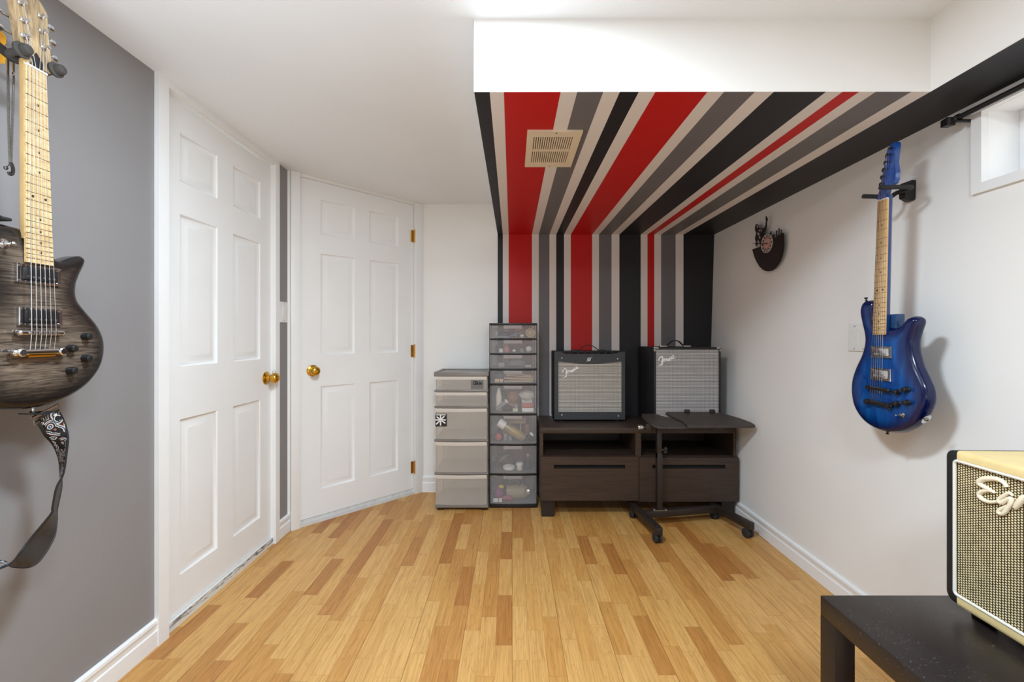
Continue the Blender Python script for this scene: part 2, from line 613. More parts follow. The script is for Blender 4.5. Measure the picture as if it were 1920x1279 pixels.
# vent in the soffit
v = thing('ceiling_vent', (0.155, 1.68, ZS - 0.008), 'cream slotted air vent on the striped underside of the soffit', 'vent')
b = MB()
x0, x1, y0, y1 = 0.055, 0.254, 1.525, 1.842
zt = ZS - 0.0005; zb = ZS - 0.008
mx = 0.025; rows = [(1.565, 1.672), (1.688, 1.797)]
NS = 18
xs = [x0]
sw = (x1 - x0 - 2 * mx) / NS
b.box((x0, y0, zb), (x1, rows[0][0], zt)); b.box((x0, rows[0][1], zb), (x1, rows[1][0], zt)); b.box((x0, rows[1][1], zb), (x1, y1, zt))
for r0, r1 in rows:
    b.box((x0, r0, zb), (x0 + mx, r1, zt)); b.box((x1 - mx, r0, zb), (x1, r1, zt))
    for k in range(NS):
        xx = x0 + mx + k * sw
        b.box((xx + sw * 0.42, r0, zb), (xx + sw, r1, zt))
b.build('face_plate', IVORY, v)
b = MB(); b.box((x0 + 0.01, y0 + 0.01, ZS - 0.002), (x1 - 0.01, y1 - 0.01, ZS - 0.0004)); b.build('duct_shade_sheet', VENT_SHADE, v)  # dark sheet behind the slots, the duct's shade painted in
for yy in (1.535, 1.83):
    b = MB(); b.lathe([(0.0045, 0), (0.004, 0.002), (0.001, 0.003)], (0.16, yy, zb + 0.001), (0, 0, -1), 12); b.build('screw', STEEL, v)


# baseboards
def base_prof(h=0.10, t=0.013):
    return [(0, 0), (t, 0), (t, h * 0.58), (t * 0.72, h * 0.62), (t * 0.72, h * 0.80), (t * 0.95, h * 0.85), (t * 0.85, h * 0.95), (t * 0.35, h), (0, h)]


def baseboard(name, p0, p1, nrm, h=0.10, t=0.013):
    p0 = Vector(p0); p1 = Vector(p1); nrm = Vector(nrm)
    bb = MB()
    r = [[p + nrm * a + Vector((0, 0, z)) for a, z in base_prof(h, t)] for p in (p0, p1)]
    bb.ring_solid(r, True, False)
    return struct(name, bb, TRIM)


baseboard('baseboard_left', (XL, YR, 0), (XL, 1.552, 0), (1, 0, 0))
baseboard('baseboard_left_corner', (XL, 2.352, 0), (XL, 2.466, 0), (1, 0, 0))
baseboard('baseboard_back', (-0.655, YB, 0), (1.40, YB, 0), (0, -1, 0), 0.115)
bb = MB()
r = [[(XR(z) - a, y, z) for a, z in base_prof(0.092, 0.013)] for y in (YR, YB)]
bb.ring_solid(r, True, False)
struct('baseboard_right', bb, TRIM)

# door casings
t = 0.016
b = MB()
b.box((XL, 1.545, 0.0), (XL + t, 1.592, DH + 0.0)); b.box((XL, 2.311, 0.0), (XL + t, 2.350, DH))
b.box((XL, 1.545, DH), (XL + t, 2.350, ZC))
b.box((XL - 0.06, D1A - 0.0, 0), (XL, D1A + 0.006, DH)); b.box((XL - 0.06, D1B - 0.006, 0), (XL, D1B, DH)); b.box((XL - 0.06, D1A, DH - 0.004), (XL, D1B, DH))
struct('trim_1', b, TRIM)
b = MB()
dbox(b, 0.014, 0.066, 0, 0.018, 0, ZC - 0.001, 0.002); dbox(b, 0.838, 0.905, 0, 0.018, 0, ZC - 0.001, 0.002)
struct('trim_2', b, TRIM)


# thresholds with scuffed paint
def scuffed():
    m = NT('scuffed_white_threshold'); x, y, z = m.xyz()
    n = m.noise(1.0, m.scaled((14, 14, 90)), 5, 0.65, 0.6)
    up = m.math('MULTIPLY', m.math('GREATER_THAN', z, 0.013), m.math('LESS_THAN', z, 0.034))
    k = m.math('MULTIPLY', up, m.math('GREATER_THAN', n, 0.50))
    n2 = m.noise(60)
    m.col(m.mix(k, lin((222, 222, 220)), m.ramp(n2, [(0.35, lin((96, 94, 94))), (0.65, lin((176, 175, 173)))]))).set(0.5)
    return m.mat


SCUFF = scuffed()
b = MB(); b.box((XL - 0.05, D1A, 0), (XL + 0.001, D1B, 0.036)); struct('trim_3', b, SCUFF)
SILL2 = plain('worn_white_sill', (214, 215, 214), 0.5, var=0.08, nscale=30)
b = MB(); dbox(b, 0.064, 0.838, -0.04, 0.006, 0, 0.020); dbox(b, 0.064, 0.838, -0.03, -0.002, 0.02, 0.034); struct('trim_4', b, SILL2)


# six-panel doors
def six_panel(name, fn, s0, s1, z0, z1, panels):
    """fn(s, n, z) -> point; n = 0 is the face plane, negative goes into the door"""
    bb = MB()
    ss = sorted({s0, s1} | {p[0] for p in panels} | {p[1] for p in panels})
    zz = sorted({z0, z1} | {p[2] for p in panels} | {p[3] for p in panels})
    # face with holes (grid cells outside any panel)
    for i in range(len(ss) - 1):
        for k in range(len(zz) - 1):
            sm = (ss[i] + ss[i + 1]) / 2; zm = (zz[k] + zz[k + 1]) / 2
            if any(p[0] < sm < p[1] and p[2] < zm < p[3] for p in panels):
                continue
            bb.add([fn(ss[i], 0, zz[k]), fn(ss[i + 1], 0, zz[k]), fn(ss[i + 1], 0, zz[k + 1]), fn(ss[i], 0, zz[k + 1])], [(0, 1, 2, 3)])
    # sunk moulding then raised field
    prof = [(0, 0), (0.006, -0.007), (0.012, -0.009), (0.018, -0.009), (0.042, -0.0025)]
    for a, c, d, e in panels:
        rings = []
        for off, dep in prof:
            rings.append([fn(a + off, dep, d + off), fn(c - off, dep, d + off), fn(c - off, dep, e - off), fn(a + off, dep, e - off)])
        bb.ring_solid(rings, False, False)
        bb.add(rings[-1], [(0, 1, 2, 3)])
    th = -0.035
    bb.add([fn(s0, 0, z0), fn(s1, 0, z0), fn(s1, 0, z1), fn(s0, 0, z1), fn(s0, th, z0), fn(s1, th, z0), fn(s1, th, z1), fn(s0, th, z1)],
           [(0, 4, 5, 1), (1, 5, 6, 2), (2, 6, 7, 3), (3, 7, 4, 0), (4, 7, 6, 5)])
    return struct(name, bb, DOORW)


def d1(s, n, z):
    return Vector((XL - 0.012 + n, s, z))


zt1, zt2, zm1, zm2, zb1, zb2 = H + .613, H + .806, H - .1155, H + .485, H - .937, H - .325
pan = [(a, c, d, e) for a, c in ((1.680, 1.893), (2.0, 2.214)) for d, e in ((zt1, zt2), (zm1, zm2), (zb1, zb2))]
door1 = six_panel('door_1', d1, D1A + 0.006, D1B - 0.004, 0.038, DH - 0.012, pan)


def d2(s, n, z):
    return dg(s, -0.008 + n, z)


zt1, zt2, zm1, zm2, zb1, zb2 = H + .625, H + .837, H - .107, H + .51, H - .925, H - .30
pan = [(a, c, d, e) for a, c in ((.19, .405), (.505, .715)) for d, e in ((zt1, zt2), (zm1, zm2), (zb1, zb2))]
door2 = six_panel('door_2', d2, 0.067, 0.835, 0.037, H + 0.942, pan)


def knob(parent, base, nrm):
    bb = MB()
    bb.lathe([(0.001, 0.0), (0.034, 0.0), (0.034, 0.004), (0.030, 0.007), (0.016, 0.010), (0.014, 0.024), (0.020, 0.030), (0.0265, 0.038), (0.0280, 0.048),
              (0.0255, 0.058), (0.018, 0.065), (0.010, 0.067), (0.009, 0.064), (0.001, 0.064)], base, nrm, 32)
    k = bb.build('door_knob', BRASS, parent)
    return k


k1 = knob(door1, (XL - 0.0125, 2.268, 0.902), (1, 0, 0))
k2 = knob(door2, dg(0.142, -0.0085, 0.918), NRM)
# small wire loop hanging over the left knob
b = MB(); b.tube([onX(512 + q[0], 700 + q[1], XL + 0.04) for q in ((-1, 6), (-1, -3), (2, -5), (5, -3), (5, 5))], 0.0012, 6)
b.build('wire_hook', STEEL, door1)
for z in (1.84, 1.02, 0.19):
    b = MB()
    p = dg(0.8385, 0.010, z)
    b.cyl(p - Vector((0, 0, 0.045)), p + Vector((0, 0, 0.045)), 0.0065, None, 12)
    for q in (-0.015, 0.015):
        b.cyl(p + Vector((0, 0, q - 0.001)), p + Vector((0, 0, q + 0.001)), 0.0072, None, 12)
    b.lathe([(0.006, 0), (0.004, 0.004), (0.001, 0.006)], p + Vector((0, 0, 0.045)), (0, 0, 1), 10)
    dbox(b, 0.815, 0.837, -0.006, -0.003, z - 0.042, z + 0.042)
    b.build('hinge', BRASS, door2)

# paint chips / scuffs on the grey sliver and wall
b = MB()
for px, py, w in ((536, 548, .006), (538, 552, .004), (130, 181, .006), (146, 178, .004), (209, 216, .007), (160, 212, .006), (271, 245, .006)):
    p = onX(px, py, XL + 0.0006)
    w *= .62; b.add([(p[0], p[1] - w, p[2] + w * .35), (p[0], p[1] + w * .2, p[2] + w * .05), (p[0], p[1] + w * .8, p[2] - w * .25), (p[0], p[1] + w * .1, p[2] + w * .22)], [(0, 1, 2, 3)])
o = b.build('wall_scuffs', plain('bare_plaster', (176, 173, 170), 0.8), None, (XL, 1.3, 1.6)); o['kind'] = 'structure'


def switch(name, fn, label, toggles, w=0.072):
    """fn(u, v, n): u across, v up, n out of the wall"""
    root = thing(name, fn(0, -0.058, 0), label, 'light switch')
    bb = MB()
    pl = [(-w / 2, -.058), (w / 2, -.058), (w / 2, .058), (-w / 2, .058)]
    inn = [(u * .93, v * .95) for u, v in pl]
    bb.ring_solid([[fn(u, v, 0.0005) for u, v in pl], [fn(u, v, 0.004) for u, v in pl], [fn(u, v, 0.006) for u, v in inn]], True, False)
    bb.build('wall_plate', SWITCHW, root)
    for tu in toggles:
        bb = MB()
        q = [(tu - .0165, -.033), (tu + .0165, -.033), (tu + .0165, .033), (tu - .0165, .033)]
        bb.ring_solid([[fn(u, v, 0.006) for u, v in q], [fn(u, v, 0.009 + v * .06) for u, v in q]], True, False)
        bb.build('rocker', SWITCHW, root)
        for vv in (.047, -.047):
            bb = MB(); bb.lathe([(0.003, 0), (0.0025, 0.001), (0.0005, 0.0014)], fn(tu, vv, 0.0062), Vector(fn(0, 0, 1)) - Vector(fn(0, 0, 0)), 10)
            bb.build('screw', STEEL, root)
    return root


switch('light_switch', lambda u, v, n: (XL + n, 2.414 + u, 1.26 + v), 'white rocker light switch on the grey wall between the two doors', [0.0])
switch('light_switch', lambda u, v, n: (XR(1.118 + v) - n, 1.768 + u, 1.118 + v), 'white double switch plate half hidden behind the blue guitar', [-0.023, 0.023], 0.115)

# ------------------------------------------------------------------ window in the right wall
b = MB()
cw = 0.026
XW = XR(WZ0)
# casing
b.box((XR(1.6) - 0.012, WY1 - .0035, WZ0 - cw), (XR(1.9) + 0.0095, WY1 + cw, WZ1 + 0.03))
b.box((XR(1.6) - 0.012, WY0 + .0035, WZ0 - cw), (XR(1.6) + 0.0095, WY1 - .0035, WZ0 + .0035))
b.box((XR(1.6) - 0.012, WY0 - cw, WZ0 - cw), (XR(1.9) + 0.0095, WY0 + .0035, WZ1 + 0.03))
b.box((XR(1.6) - 0.012, WY0 + .0035, WZ1 - .0035), (XR(1.8) + 0.0095, WY1 - .0035, WZ1 + 0.03))
# liner
b.box((XW + .0085, WY1 - 0.004, WZ0 - .002), (XW + 0.24, WY1 + 0.002, WZ1 + .002)); b.box((XW + .0085, WY0 - 0.002, WZ0 - .002), (XW + 0.24, WY0 + 0.004, WZ1 + .002))
b.box((XW + .0085, WY0 + .004, WZ0 - 0.002), (XW + 0.24, WY1 - .004, WZ0 + 0.004)); b.box((XW + .0085, WY0 + .004, WZ1 - 0.004), (XW + 0.24, WY1 - .004, WZ1 + 0.002))
w1 = struct('window_1', b, TRIM)
b = MB()
xf = XW + 0.105
for y0, y1, z0, z1 in ((WY1 - 0.05, WY1 - 0.0045, WZ0 + .0045, WZ1 - .0045), (WY0 + .0045, WY0 + 0.045, WZ0 + .0045, WZ1 - .0045), (WY0 + .045, WY1 - .05, WZ0 + .0045, WZ0 + 0.03), (WY0 + .045, WY1 - .05, WZ1 - 0.03, WZ1 - .0045), (0.86, 0.90, WZ0 + .03, WZ1 - .03)):
    b.box((xf, y0, z0), (xf + 0.045, y1, z1))
o = b.build('window_sash', TRIM, w1)
b = MB(); b.box((xf + 0.02, WY0 + 0.03, WZ0 + 0.02), (xf + 0.024, WY1 - 0.04, WZ1 - 0.02)); b.build('pane', PANE, w1)

# curtain rod above the window
cr = thing('curtain_rod', (1.40, 1.2, 1.79), 'dark metal curtain rod with square finial above the window', 'curtain rod')
zr = H + 0.695; xr = 1.413
b = MB(); b.cyl((xr, 0.3, zr), (xr, 1.352, zr), 0.008, None, 14); b.build('rod', RODM, cr)
b = MB(); b.lathe([(0.011, 0), (0.011, 0.012), (0.006, 0.014), (0.006, 0.020), (0.009, 0.022)], (xr, 1.346, zr), (0, 1, 0), 14)
ring = lambda y, s: [(xr - s, y, zr - s), (xr + s, y, zr - s), (xr + s, y, zr + s), (xr - s, y, zr + s)]
b.ring_solid([ring(1.366, .007), ring(1.372, .013), ring(1.396, .011), ring(1.401, .004)], True, False)
b.build('finial', RODM, cr)
b = MB(); b.box((xr - 0.008, 1.346, zr - 0.015), (XR(zr) - 0.002, 1.354, zr - 0.007)); b.box((XR(zr) - 0.005, 1.3445, zr - 0.030), (XR(zr) - 0.001, 1.356, zr + 0.006))
b.tube([(xr - .011, 1.350, zr + .002), (xr - .008, 1.350, zr - .009), (xr, 1.350, zr - .012), (xr + .009, 1.350, zr - .008), (xr + .011, 1.350, zr + .002)], 0.003, 8)
b.build('bracket', RODM, cr)

# ------------------------------------------------------------------ drawer towers
s1_ = 291.0; Y1 = F / s1_          # taupe tower front plane


def tz(y, Y):
    return H - (y - CY) * Y / F


def drawer_tower(name, label, x0, x1, yf, yb, levels, frame_mat, clear, lip, legs):
    """levels: (z_bottom, z_top) per drawer, topmost first"""
    root = thing(name, ((x0 + x1) / 2, (yf + yb) / 2, 0), label, 'drawer unit')
    return root


# --- taupe tower on castors
x0, x1 = -0.498, -0.1525
YF1, YB1 = 2.752, 3.065
t1 = thing('drawer_cart', ((x0 + x1) / 2, 2.9, 0), 'taupe translucent five-drawer cart on castors beside the white door', 'drawer unit')
zl = lambda y: tz(y, YF1)
b = MB()
ztop = zl(698)
# lid: rim and sunk panel
b.box((x0 - 0.006, YF1 - 0.004, zl(706)), (x1 + 0.002, YB1, ztop - 0.006), 0.004)
for lo, hi in (((x0 - .006, YF1 - .004), (x1 + .002, YF1 + .018)), ((x0 - .006, YB1 - .018), (x1 + .002, YB1)), ((x0 - .006, YF1), (x0 + .014, YB1)), ((x1 - .018, YF1), (x1 + .002, YB1))):
    b.box((lo[0], lo[1], ztop - 0.010), (hi[0], hi[1], ztop), 0.002)
shelf_y = [(731.5, 735), (761.5, 765), (824, 828), (886, 890)]
for ya, yb in shelf_y:
    b.box((x0 - 0.003, YF1 - 0.006, zl(yb)), (x1 - 0.001, YB1, zl(ya)), 0.003)
b.box((x0, YF1 - 0.004, zl(952)), (x1, YB1, zl(947)), 0.003)
# four slim posts
for px in (x0 + 0.004, x1 - 0.010):
    for py in (YF1 + 0.02, YB1 - 0.016):
        b.box((px, py, zl(950)), (px + 0.006, py + 0.012, zl(704)))
b.build('frame', TAUPE_FRAME, t1)


def drawer(root, x0, x1, yf, yb, z0, z1, clear, lip, bow, liph, lipx=None, parts=True):
    """open-topped see-through box with a bowed front and a lip along its top edge"""
    bb = MB(); w = 0.0022
    n = 10
    def front(off, z):
        return [((x0 + (x1 - x0) * k / n), yf - bow * math.sin(math.pi * k / n) + off, z) for k in range(n + 1)]
    # front sheet
    a0, a1, c0, c1 = front(0, z0), front(0, z1), front(w, z0), front(w, z1)
    vs = a0 + a1 + c0 + c1; m = n + 1; fs = []
    for k in range(n):
        fs += [(k, k + 1, m + k + 1, m + k), (2 * m + k, 3 * m + k, 3 * m + k + 1, 2 * m + k + 1), (m + k, m + k + 1, 3 * m + k + 1, 3 * m + k), (k, 2 * m + k, 2 * m + k + 1, k + 1)]
    bb.add(vs, fs, True)
    bb.box((x0, yf + w, z0), (x0 + w, yb, z1 - 0.006)); bb.box((x1 - w, yf + w, z0), (x1, yb, z1 - 0.006))
    bb.box((x0 + w, yb - w, z0), (x1 - w, yb, z1 - 0.006)); bb.box((x0 + w, yf + w, z0), (x1 - w, yb - w, z0 + w))
    d = bb.build('drawer', clear, root)
    # lip
    bb = MB()
    l0, l1 = lipx if lipx else (x0, x1)
    def fr2(off, z):
        out = []
        for k in range(n + 1):
            x = l0 + (l1 - l0) * k / n; tt = (x - x0) / (x1 - x0)
            out.append((x, yf - bow * math.sin(math.pi * tt) + off, z))
        return out
    r0, r1, r2, r3 = fr2(-0.0006, z1 - liph), fr2(-0.004, z1 - liph * .4), fr2(-0.004, z1), fr2(-0.0003, z1)
    vs = r0 + r1 + r2 + r3; fs = []
    for q in range(3):
        for k in range(n):
            fs.append((q * m + k, q * m + k + 1, (q + 1) * m + k + 1, (q + 1) * m + k))
    bb.add(vs, fs, True)
    bb.build('handle_lip', lip, d, fix=False)
    return d


lv1 = [(706, 731), (735.5, 761), (765.5, 823.5), (828.5, 885.5), (890.5, 946.5)]
dr1 = []
for ya, yb in lv1:
    dr1.append(drawer(t1, x0 + 0.006, x1 - 0.010, YF1, YB1 - 0.02, zl(yb), zl(ya) - 0.001, TAUPE, TAUPE_LIP, 0.008 if yb - ya > 40 else 0.002, 0.020 if yb - ya < 40 else 0.023))
for cx in (x0 + 0.035, x1 - 0.024):
    for cy in (YF1 + 0.015, YB1 - 0.035):
        b = MB()
        b.cyl((cx - .018, cy, 0.0165), (cx - .004, cy, 0.0165), 0.016, None, 18); b.cyl((cx + .004, cy, 0.0165), (cx + .018, cy, 0.0165), 0.016, None, 18)
        b.cyl((cx - .004, cy, 0.0165), (cx + .004, cy, 0.0165), 0.007, None, 12)
        b.box((cx - 0.004, cy - 0.010, 0.012), (cx + 0.004, cy + 0.010, zl(951.5)), 0.001)
        b.build('castor', BLACK, t1)


# stickers on the cart drawers
def text_mesh(txt, size, depth=0.0006, shear=0.0):
    cu = bpy.data.curves.new('txt', 'FONT'); cu.body = txt; cu.size = size; cu.extrude = depth / 2; cu.shear = shear
    cu.align_x = 'CENTER'; cu.align_y = 'CENTER'
    o = bpy.data.objects.new('txt', cu); COL.objects.link(o)
    dg_ = bpy.context.evaluated_depsgraph_get()
    me = bpy.data.meshes.new_from_object(o.evaluated_get(dg_))
    vs = [v.co.copy() for v in me.vertices]; fs = [list(p.vertices) for p in me.polygons]
    bpy.data.objects.remove(o); bpy.data.curves.remove(cu); bpy.data.meshes.remove(me)
    return vs, fs


b = MB()
xc, yc_, zc = -0.4575, YF1 - 0.0098, zl(787.5)
xa, xb = (816.5 - CX) / s1_, (838 - CX) / s1_
b.box((xa, YF1 - 0.0085, zl(799)), (xb, YF1 - 0.0068, zl(775.5)))
st = b.build('sticker', plain('black_sticker', (22, 21, 22), 0.4), dr1[2])
b = MB(); yq = YF1 - 0.0086
ctr = Vector(((826.3 - CX) / s1_, yq, zl(787)))
for ang, ln in ((90, .036), (45, .034), (0, .034), (-35, .038), (-90, .036), (-135, .040), (180, .033), (140, .032)):
    dx, dz = math.cos(math.radians(ang)), math.sin(math.radians(ang))
    yo = Vector((0, -.00004 * (ang % 7), 0)); q0 = ctr + yo; q1 = ctr + yo + Vector((dx * ln, 0, dz * ln)); pn = Vector((-dz, 0, dx)) * 0.0038
    b.add([q0 - pn, q1 - pn * 1.1, q1 + pn * 1.1, q0 + pn] + [p + Vector((0, -0.0006, 0)) for p in (q0 - pn, q1 - pn * 1.1, q1 + pn * 1.1, q0 + pn)],
          [(0, 1, 2, 3), (7, 6, 5, 4), (0, 4, 5, 1), (1, 5, 6, 2), (2, 6, 7, 3)])
b.box((xa + 0.004, yq - 0.0005, zl(778.3)), (xb - 0.006, yq, zl(776.6)))
b.build('print', WHITE_STICKER, st)
b = MB()
b.box((883 * 1.0 / 1 * 0 + (883 - CX) / s1_, YF1 - 0.0035, zl(729)), ((906.5 - CX) / s1_, YF1 - 0.0022, zl(712.5)))
st2 = b.build('sticker', plastic_clear('grey_film', (128, 124, 124), 0.6), dr1[0])
vs, fs = text_mesh('iSkin', 0.030, 0.0006, 0.1)
b = MB(); b.add([((895.3 - CX) / s1_ + p.x, YF1 - 0.0040 + p.z, zl(718.5) + p.y * 1.2) for p in vs], fs)
for dx in (-0.0009, 0.0009):
    b.add([((895.3 - CX) / s1_ + p.x + dx, YF1 - 0.0040 + p.z, zl(718.5) + p.y * 1.2) for p in vs], fs)
b.build('lettering', BLACK, st2, fix=False)

# --- black tower of eight drawers
YF2 = 2.80; YB2 = 3.068
x0, x1 = -0.1490, 0.166
zl2 = lambda y: tz(y, YF2)
t2 = thing('drawer_tower', ((x0 + x1) / 2, 2.93, 0), 'tall black-framed tower of eight clear drawers full of craft supplies', 'drawer unit')
b = MB()
bars = [(606, 609.6), (634.4, 637.6), (662.4, 665.4), (691, 694.4), (719, 722.4), (775, 778.6), (832, 835.2), (887.4, 891)]
for ya, yb in bars:
    b.box((x0, YF2 - 0.004, zl2(yb)), (x1, YB2, zl2(ya)), 0.002)
b.box((x0, YF2 - 0.004, 0.0), (x1, YB2, zl2(944.5)), 0.003)
for px in (x0, x1 - 0.006):
    for py in (YF2 + 0.004, YB2 - 0.022):
        b.box((px, py, 0.01), (px + 0.006, py + 0.018, zl2(607)))
b.build('frame', BLACK, t2)
lv2 = [(609.8, 634.2), (637.8, 662.2), (665.6, 690.8), (694.6, 718.8), (722.6, 774.8), (778.8, 831.8), (835.4, 887.2), (891.2, 944.2)]
dr2 = []; FL2 = []
for ya, yb in lv2:
    z0 = zl2(yb) + 0.0005
    dr2.append(drawer(t2, x0 + 0.007, x1 - 0.007, YF2 - 0.002, YB2 - 0.012, z0, zl2(ya) - 0.0012, SMOKE, SMOKE_LIP, 0.006 if yb - ya > 40 else 0.002, 0.022, (x0 + 0.095, x1 - 0.100)))
    FL2.append(z0 + 0.0030)


# contents of the black tower: every piece its own thing
def item(name, mb, mat, label, cat, group=None):
    return tag(mb.build(name, mat), label, cat, group)


def X2(px, Y=2.9):
    return (px - CX) * Y / F


def Z2(py, Y=2.9):
    return H - (py - CY) * Y / F


C_WHITE = plain('white_plastic', (236, 234, 232), 0.4, var=0.02)
C_PINK = plain('pink_plastic', (214, 130, 120), 0.4, var=0.06)
C_RED = plain('red_plastic', (196, 72, 66), 0.4, var=0.06)
C_BLUE = plain('pale_blue_plastic', (120, 158, 204), 0.4, var=0.1)
C_ORANGE = plain('orange_plastic', (232, 138, 52), 0.4, var=0.08)
C_BROWN = plain('brown_wrap', (150, 98, 66), 0.5, var=0.25, nscale=60)
C_DARK = plain('charcoal_card', (46, 45, 48), 0.6, var=0.15, nscale=40)
C_GREY = plain('grey_plastic', (140, 140, 144), 0.4, var=0.1)
C_GOLD = plain('gold_label', (176, 152, 92), 0.4, 0.2, var=0.15, nscale=50)
C_PURPLE = plain('purple_foil', (124, 62, 104), 0.4, var=0.6, nscale=45)
C_YELLOW = plain('yellow_ribbon_cloth', (230, 196, 62), 0.5, var=0.1)
C_CREAM = plain('cream_plastic_jar', (232, 222, 204), 0.4, var=0.03)
C_RUST = plain('rust_print', (190, 96, 72), 0.5, var=0.15, nscale=60)


def mound(mb, c, r, seed, n=16, amp=0.25, sc=(1, 1, 1)):
    rnd = random.Random(seed); ph = [(rnd.uniform(0, 6.28), rnd.randint(2, 5), rnd.uniform(.3, 1)) for _ in range(5)]
    rings = []; m = n // 2
    for i in range(m + 1):
        th = math.pi * i / m; ring = []
        for k in range(n):
            f = 2 * math.pi * k / n
            q = 1 + amp * sum(a * math.sin(w * f + p + 2.3 * th * (w - 2)) for p, w, a in ph) / 3
            ring.append((c[0] + r * sc[0] * q * max(math.sin(th), 1e-3) * math.cos(f), c[1] + r * sc[1] * q * max(math.sin(th), 1e-3) * math.sin(f), c[2] - r * sc[2] * math.cos(th)))
        rings.append(ring)
    mb.ring_solid(rings, False)
    return mb


# drawer 1
f = FL2[0]
b = MB(); c = (X2(994), 2.88, f + 0.033)
b.tube([(c[0] + .028 * math.cos(a), c[1], c[2] + .028 * math.sin(a)) for a in [k * 2 * math.pi / 24 for k in range(24)]], 0.005, 8, closed=True)
for k in range(6):
    a = k * math.pi / 6
    b.tube([(c[0] + .028 * math.cos(a), c[1], c[2] + .028 * math.sin(a)), (c[0], c[1] - .006, c[2]), (c[0] - .028 * math.cos(a), c[1], c[2] - .028 * math.sin(a))], 0.0035, 6)
item('wicker_ring', b, PINE, 'round woven wicker ring at the right end of the top clear drawer', 'craft supply')
b = MB(); b.cyl((X2(958), 2.86, f + 0.012), (X2(991), 2.90, f + 0.050), 0.0045, 0.003, 10)
item('paint_brush', b, C_BLUE, 'pale blue brush slanting across the topmost clear drawer', 'brush')
b = MB(); b.cyl((X2(967), 2.93, f + 0.052), (X2(983), 2.93, f + 0.056), 0.010, 0.008, 14); b.cyl((X2(967), 2.93, f), (X2(967), 2.93, f + .044), 0.007, 0.006, 10)
item('glue_stick', b, C_ORANGE, 'orange glue stick lying high in the topmost clear drawer', 'glue')
b = MB(); b.cyl((X2(930), 2.84, f + 0.006), (X2(955), 2.85, f + 0.006), 0.006, None, 10); b.box((X2(929), 2.834, f), (X2(934), 2.846, f + .04), .002)
item('craft_knife', b, C_GREY, 'grey craft knife at the left end of the topmost clear drawer', 'knife')
b = MB(); mound(b, (X2(945), 2.9, f + 0.020), 0.034, 3, sc=(1.4, .9, .58)); item('cable_bundle', b, C_DARK, 'dark bundle of cord in the middle of the topmost clear drawer', 'cord')
b = MB(); b.sphere((X2(978.5), 2.85, f + 0.012), 0.012, 14, (1.3, 1, 1)); item('pebble', b, C_CREAM, 'small cream pebble below the orange glue stick in the top drawer', 'pebble')
# drawer 2
f = FL2[1]
b = MB(); b.sphere((X2(991), 2.87, f + 0.0215), 0.0215, 20); item('foam_ball', b, C_WHITE, 'white ball at the right end of the second clear drawer', 'ball')
b = MB(); b.lathe([(.016, 0), (.016, .003), (.013, .004), (.013, .020), (.016, .021), (.016, .024)], (X2(940), 2.85, f), (0, 0, 1), 18)
item('thread_spool', b, C_WHITE, 'white thread spool at the left of the second clear drawer', 'spool')
b = MB(); b.lathe([(.017, 0), (.018, .004), (.018, .036), (.012, .042), (.012, .052), (.001, .053)], (X2(950.5), 2.89, f), (0, 0, 1), 18)
item('nail_polish_bottle', b, C_PINK, 'pink little bottle beside the white spool in the second drawer', 'bottle')
b = MB(); b.sphere((X2(964), 2.86, f + 0.010), 0.010, 14, (1.4, 1, 1)); item('foam_egg', b, C_WHITE, 'white oval bead in the middle of the second clear drawer', 'bead')
b = MB(); b.lathe([(.014, 0), (.014, .022), (.010, .026), (.001, .026)], (X2(978), 2.87, f), (0, 0, 1), 16); item('bottle_cap', b, C_GREY, 'grey screw cap left of the white ball in the second drawer', 'cap')
b = MB(); b.lathe([(.010, 0), (.010, .030), (.004, .036), (.003, .05), (.001, .05)], (X2(931), 2.9, f), (0, 0, 1), 12); item('dropper_bottle', b, C_DARK, 'dark dropper bottle at the left end of the second clear drawer', 'bottle')
# drawer 3
f = FL2[2]
b = MB(); mound(b, (X2(968), 2.9, f + 0.026), 0.05, 8, sc=(1.25, .8, .5)); item('plastic_bag', b, GLASSY, 'crumpled clear plastic bag in the third clear drawer from the top', 'bag')
b = MB(); b.box((X2(934), 2.86, f), (X2(946), 2.96, f + 0.03), 0.003); item('small_box', b, C_GREY, 'grey box at the left of the third clear drawer', 'box')
b = MB(); b.cyl((X2(985), 2.88, f + 0.006), (X2(996), 2.9, f + 0.006), 0.006, None, 10); item('clear_tube', b, C_WHITE, 'short white tube at the right of the third clear drawer', 'tube')
# drawer 4: sticks
f = FL2[3]
rnd = random.Random(4)
for k in range(9):
    za = f + 0.004 + 0.0062 * k + (0.004 if k > 4 else 0); zb = f + 0.004 + 0.0050 * k
    b = MB(); ya = 2.835 + 0.012 * (k % 3)
    p0, p1 = Vector((X2(945 + rnd.uniform(-1, 6), ya), ya, za + rnd.uniform(0, .003))), Vector((X2(1002 - rnd.uniform(0, 6), ya), ya + .012, zb))
    d_ = (p1 - p0).normalized(); u_ = Vector((0, 0, 1)); u_ = (u_ - d_ * u_.dot(d_)).normalized(); s_ = d_.cross(u_)
    M = Matrix((( d_.x, s_.x, u_.x, p0.x), (d_.y, s_.y, u_.y, p0.y), (d_.z, s_.z, u_.z, p0.z), (0, 0, 0, 1)))
    b.box((0, -.005, -.0018), ((p1 - p0).length, .005, .0018), 0.0008, M, 1)
    item('wooden_stick', b, PINE, 'pale flat wooden stick in the bundle in the fourth clear drawer', 'stick', 'wooden sticks in the fourth drawer')
b = MB(); b.box((X2(926), 2.85, f + 0.024), (X2(944), 2.95, f + 0.056), .002); b.box((X2(929), 2.88, f), (X2(942), 2.95, f + .024), .002)
item('dark_box', b, C_DARK, 'charcoal box left of the wooden sticks in the fourth drawer', 'box')
